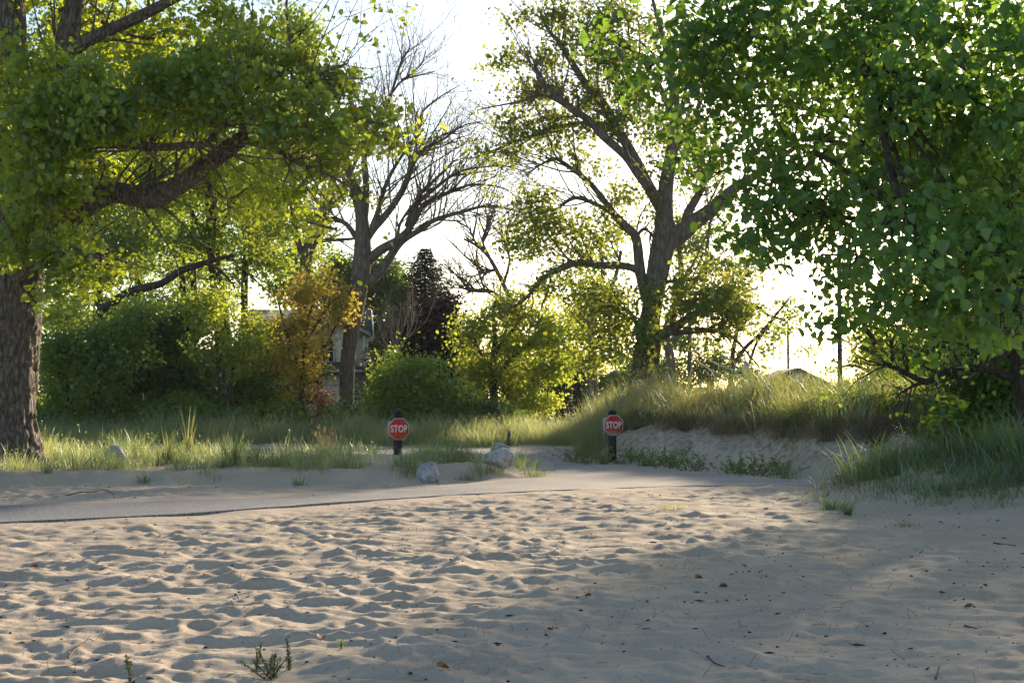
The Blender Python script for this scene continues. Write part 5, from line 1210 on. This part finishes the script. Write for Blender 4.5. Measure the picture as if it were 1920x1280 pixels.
# ================================================================== POLES AND CABLES
M['pole'] = plain_mat('weathered_pole', (.07, .055, .045), .9, (.14, .115, .095), 12.0, .3, .01)
M['cable'] = plain_mat('pale_cable', (.45, .40, .33), .35, (.6, .55, .45), 5.0)
M['wire'] = plain_mat('dark_wire', (.05, .05, .05), .5, (.08, .08, .08), 5.0)
def pole(px, d, r, h, label, arm=True, lean=0):
    x = X_(px, d); z0 = float(base_h(x, d)); root = thing('utility_pole', label, 'pole', (x, d, z0))
    m = MB(); m.tubes(np.array([[x, d, z0 - .3], [x + lean / 2, d, z0 + h / 2], [x + lean, d, z0 + h]]), np.array([r, r * .9, r * .75]), 14); part('post', m.mesh('post', M['pole'], True), root)
    if arm:
        m = MB(); m.box((x + lean, d - r - .04, z0 + h - .5), (.9, .05, .06)); part_mb('crossarm', m, 'pole', root)
        for t in (-.8, -.35, .35, .8):
            m = MB(); m.tubes(np.array([[x + lean + t, d - r - .04, z0 + h - .44], [x + lean + t, d - r - .04, z0 + h - .36], [x + lean + t, d - r - .04, z0 + h - .30]]), np.array([.03, .04, .02]), 8); part('insulator', m.mesh('insulator', M['glass'], True), root)
    return np.array([x, d, z0 + h])
p1 = pole(1293, 74, .12, 6.6, 'slim weathered pole behind the lower limb of the dune cottonwood, cables hanging from it')
p2 = pole(1575, 68, .125, 8.0, 'thick dark pole standing clear in the bright gap beside the poplar leaves')
p3 = pole(1478, 105, .11, 6.3, 'thin distant pole rising above the outbuilding roof')
lp = P(1399, 684, 74)
root = thing('lamp_post', 'short pole carrying a small white lamp where the pale cables end', 'lamp', (lp[0], 74, 0.9))
m = MB(); m.tubes(np.array([[lp[0], 74, .5], [lp[0], 74, lp[2] + .1]]), np.array([.06, .05]), 10); part('post', m.mesh('post', M['pole'], True), root)
m = MB(); m.tubes(np.array([lp + [0, -.02, -.22], lp + [0, -.02, -.1], lp + [0, -.02, .1], lp + [0, -.02, .2]]), np.array([.16, .17, .15, .05]), 12); part('lamp_head', m.mesh('lamp_head', M['trim'], True), root)
def cable(a, b, sag, r, label, mat='cable', grp=None, name='cable'):
    u = np.linspace(0, 1, 28)[:, None]; a = np.array(a); b = np.array(b); p = a * (1 - u) + b * u; p[:, 2] -= 4 * sag * (u * (1 - u))[:, 0]
    m = MB(); m.tubes(p - a, np.full(28, r * 1.3), 6); o = link(name, m.mesh(name, M[mat], True)); o.location = a; tag(o, label, 'cable', grp)
cable(P(1298, 652, 74), P(1397, 696, 74), .28, .028, 'upper of the two long pale sagging cables on the slim pole')
cable(P(1298, 668, 74), P(1397, 701, 74), .42, .028, 'lower of the two long pale sagging cables on the slim pole')
for k, (ya, yb) in enumerate(((659, 652), (665, 657), (671, 663))):
    cable(P(1352, ya, 90), P(1398, yb, 90), .22, .03, ('top', 'middle', 'bottom')[k] + ' strand of the short bright cables behind the long pale ones', grp='short bright cables')
cable(P(560, 455, 75), P(1293, 566, 74), .4, .016, 'thin power line crossing the sky from the bare tree to the slim pole', 'wire', name='power_line')
cable(P(1293, 566, 74), P(1575, 530, 68), .5, .012, 'thin power line between the slim pole and the thick dark pole', 'wire', name='power_line')
cable(P(1478, 560, 105), P(1575, 534, 68), .3, .012, 'faint power line from the distant pole to the thick dark pole', 'wire', name='power_line')

# ================================================================== LITTER
def stick(pts, r, label, name='twig', grp=None):
    p = np.array([G(*q) if len(q) == 2 else G(*q[:2]) + [0, 0, q[2]] for q in pts])
    p[:, 2] = H(p[:, 0], p[:, 1]) + r * .6 + np.array([q[2] if len(q) > 2 else 0 for q in pts])
    c = p[0].copy(); m = MB(); m.tubes(smooth_path(p - c, len(pts) * 5), np.linspace(r, r * .5, len(pts) * 5), 6)
    o = link(name, m.mesh(name, M['twig'], True)); o.location = c; tag(o, label, 'twig', grp)
stick([(100, 930), (125, 928), (150, 926, .01), (175, 924, .03), (195, 924, .05), (210, 927, .02), (214, 931)], .012, 'long curved dark branch lying on the sand bank left of the path', 'fallen_branch')
stick([(440, 1103), (443, 1108, .015), (447, 1114)], .007, 'short dark upright stick in the lit sand left of centre')
stick([(128, 1222), (140, 1213, .01), (165, 1203, .015), (175, 1200)], .006, 'dark curled twig near a dry straw in the lower left sand')
stick([(1326, 1228), (1340, 1238), (1358, 1243)], .006, 'bent dark twig in the shaded sand near the bottom')
stick([(1755, 1268), (1762, 1255, .02)], .006, 'stubby twig at the bottom right in shaded sand')
stick([(1808, 1172), (1835, 1176)], .006, 'straight twig in the shaded right-hand sand')
stick([(1862, 1018), (1890, 1019), (1905, 1020)], .010, 'slender stick below the mound grass')
stick([(1505, 974), (1520, 976), (1534, 978)], .008, 'small stick left of the isolated marram tuft')
stick([(1708, 1037), (1725, 1033), (1732, 1031)], .007, 'dark stick in the shade below the mound')
def litter():
    rg = RS(400); n = 3200
    y = 6.5 + 20 * rg.rand(n) ** 1.1; x = (rg.rand(n) * 2 - 1) * (.38 * y)
    k = (poly_sd(x, y, ROAD) < -.05) & (noise(x * .6, y * .6, 91) + .3 * rg.rand(n) > -.25); x, y = x[k], y[k]; n = len(x)
    z = H(x, y) + .002
    base = np.array([[0, 0, .5], [1, 0, 0], [0, .7, 0], [-1, .1, 0], [0, -.7, 0], [0, 0, -.3]])
    tri = np.array([[0, 1, 2], [0, 2, 3], [0, 3, 4], [0, 4, 1], [5, 2, 1], [5, 3, 2], [5, 4, 3], [5, 1, 4]])
    s = .004 + .017 * rg.rand(n) ** 3; a = rg.rand(n) * 6.28; el = 1 + 2.0 * rg.rand(n) ** 3
    B = base[None] * s[:, None, None] * rg.uniform(.6, 1.3, (n, 6, 1)); B[..., 0] *= el[:, None]
    ca, sa = np.cos(a)[:, None], np.sin(a)[:, None]; V = np.stack([B[..., 0] * ca - B[..., 1] * sa, B[..., 0] * sa + B[..., 1] * ca, B[..., 2]], -1) + np.column_stack([x, y, z])[:, None]
    Fq = (tri[None] + (np.arange(n) * 6)[:, None, None]).reshape(-1, 3)
    tag(link('litter', make_mesh('litter', V.reshape(-1, 3), Fq, M['debris'])), 'dark crumbs of bark and seed scattered over the sand', kind='stuff')
    # thin straws and twiglets
    n = 800; y = 6.8 + 17 * rg.rand(n); x = (rg.rand(n) * 2 - 1) * (.38 * y); k = poly_sd(x, y, ROAD) < -.1; x, y = x[k], y[k]; n = len(x)
    a = rg.rand(n) * 3.14; l = .02 + .08 * rg.rand(n) ** 2; u = np.linspace(-.5, .5, 4)[None]
    px = x[:, None] + np.cos(a)[:, None] * l[:, None] * u; py = y[:, None] + np.sin(a)[:, None] * l[:, None] * u
    pz = H(px, py) + .003 + rg.rand(n)[:, None] ** 3 * .06 * (u + .5); m = MB(); m.tubes(np.stack([px, py, pz], -1), np.full((n, 4), .0016), 3)
    tag(link('straw_litter', m.mesh('straw_litter', M['deadleaf'])), 'tan straws and fine twigs strewn on the sand', kind='stuff')
litter()
def dead_leaf(px, py, label, s=.05, seed=0):
    g = G(px, py); rg = RS(seed); t, f = LEAF_NEAR; th = rg.rand() * 6; c, q = math.cos(th), math.sin(th)
    V = t * s; V[:, 2] += .35 * s * np.array([0, 1, .8, .3, .9, .2]); V = np.column_stack([V[:, 0] * c - V[:, 1] * q, V[:, 0] * q + V[:, 1] * c, V[:, 2]])
    V = np.vstack([V, V - [0, 0, .0015]]); F2 = np.vstack([f, f[:, ::-1] + 6])
    o = link('fallen_leaf', make_mesh('fallen_leaf', V, F2, M['deadleaf'])); o.location = (g[0], g[1], float(H(g[0], g[1])) + .006); tag(o, label, 'leaf')
DL = [(1108, 1110, 'orange dried leaf standing in the half-lit sand at centre'), (1363, 1097, 'small red-brown leaf beside dark crumbs in the shade'), (1821, 1138, 'orange leaf alone in the right-hand shaded sand'),
      (72, 1053, 'tan curled leaf on the left sand'), (188, 1057, 'brown leaf right of the tan one on the left sand'), (600, 1200, 'ochre leaf near the tiny bright sprout'), (1714, 950, 'rust leaf at the foot of the mound grass'), (820, 1290 - 30, 'brown leaf at the very bottom of the sand'), (1030, 1175, 'dark red leaf in the lower centre sand'), (1303, 1077, 'pale orange leaf on the shade boundary')]
for i, (a, b, l) in enumerate(DL): dead_leaf(a, b, l, .05 + .02 * (i % 2), i)

# ================================================================== LIGHT, SKY, HAZE, CAMERA
SUN_AZ, SUN_EL = 26.0, 13.0
sd_ = np.array([math.sin(math.radians(SUN_AZ)) * math.cos(math.radians(SUN_EL)), math.cos(math.radians(SUN_AZ)) * math.cos(math.radians(SUN_EL)), math.sin(math.radians(SUN_EL))])
li = bpy.data.lights.new('sun', 'SUN'); li.energy = 4.4; li.angle = math.radians(1.6); li.color = (1, .82, .60)
lo = bpy.data.objects.new('sun', li); COL.objects.link(lo); lo.rotation_euler = Vector(sd_).to_track_quat('Z', 'Y').to_euler(); lo.location = (20, 60, 30)
wd = bpy.data.worlds.new('World'); sc.world = wd; wd.use_nodes = True; nt = wd.node_tree; nt.nodes.clear()
sk = nt.nodes.new('ShaderNodeTexSky'); sk.sky_type = 'NISHITA'; sk.sun_disc = False; sk.sun_elevation = math.radians(SUN_EL); sk.sun_rotation = math.radians(SUN_AZ)
sk.air_density = .85; sk.dust_density = .9; sk.ozone_density = 1.0
bg = nt.nodes.new('ShaderNodeBackground'); bg.inputs[1].default_value = .088; ow = nt.nodes.new('ShaderNodeOutputWorld')
nt.links.new(sk.outputs[0], bg.inputs[0]); nt.links.new(bg.outputs[0], ow.inputs[0])

HAZE = 0.00013
if HAZE:
    mb = MB(); mb.box((0, 60, 14.5), (95, 75, 16.5)); me = mb.mesh('haze', None)
    m, nt, out = new_mat('haze_air'); v = nt.nodes.new('ShaderNodeVolumePrincipled'); v.inputs['Density'].default_value = HAZE; v.inputs['Color'].default_value = (.95, .95, .95, 1); v.inputs['Anisotropy'].default_value = .3
    nt.links.new(v.outputs[0], out.inputs['Volume']); me.materials.append(m)
    tag(link('haze', me), 'thin warm haze in the evening air', kind='stuff')

cam = bpy.data.cameras.new('camera'); cam.lens = 50; cam.sensor_width = 36; cam.sensor_fit = 'HORIZONTAL'; cam.clip_start = .1; cam.clip_end = 9000
co = bpy.data.objects.new('camera', cam); COL.objects.link(co); co.location = (0, 0, CZ); co.rotation_euler = (math.pi / 2 + PIT, 0, 0); sc.camera = co
sc.view_settings.view_transform = 'Standard'; sc.view_settings.look = 'None'; sc.view_settings.gamma = 1; sc.view_settings.exposure = 1.5
sc.render.engine = 'CYCLES'; cy = sc.cycles
cy.use_denoising = True; cy.max_bounces = 6; cy.diffuse_bounces = 3; cy.transmission_bounces = 3; cy.glossy_bounces = 2; cy.volume_bounces = 1; cy.transparent_max_bounces = 4
cy.caustics_reflective = False; cy.caustics_refractive = False; cy.sample_clamp_indirect = 4; cy.sample_clamp_direct = 12
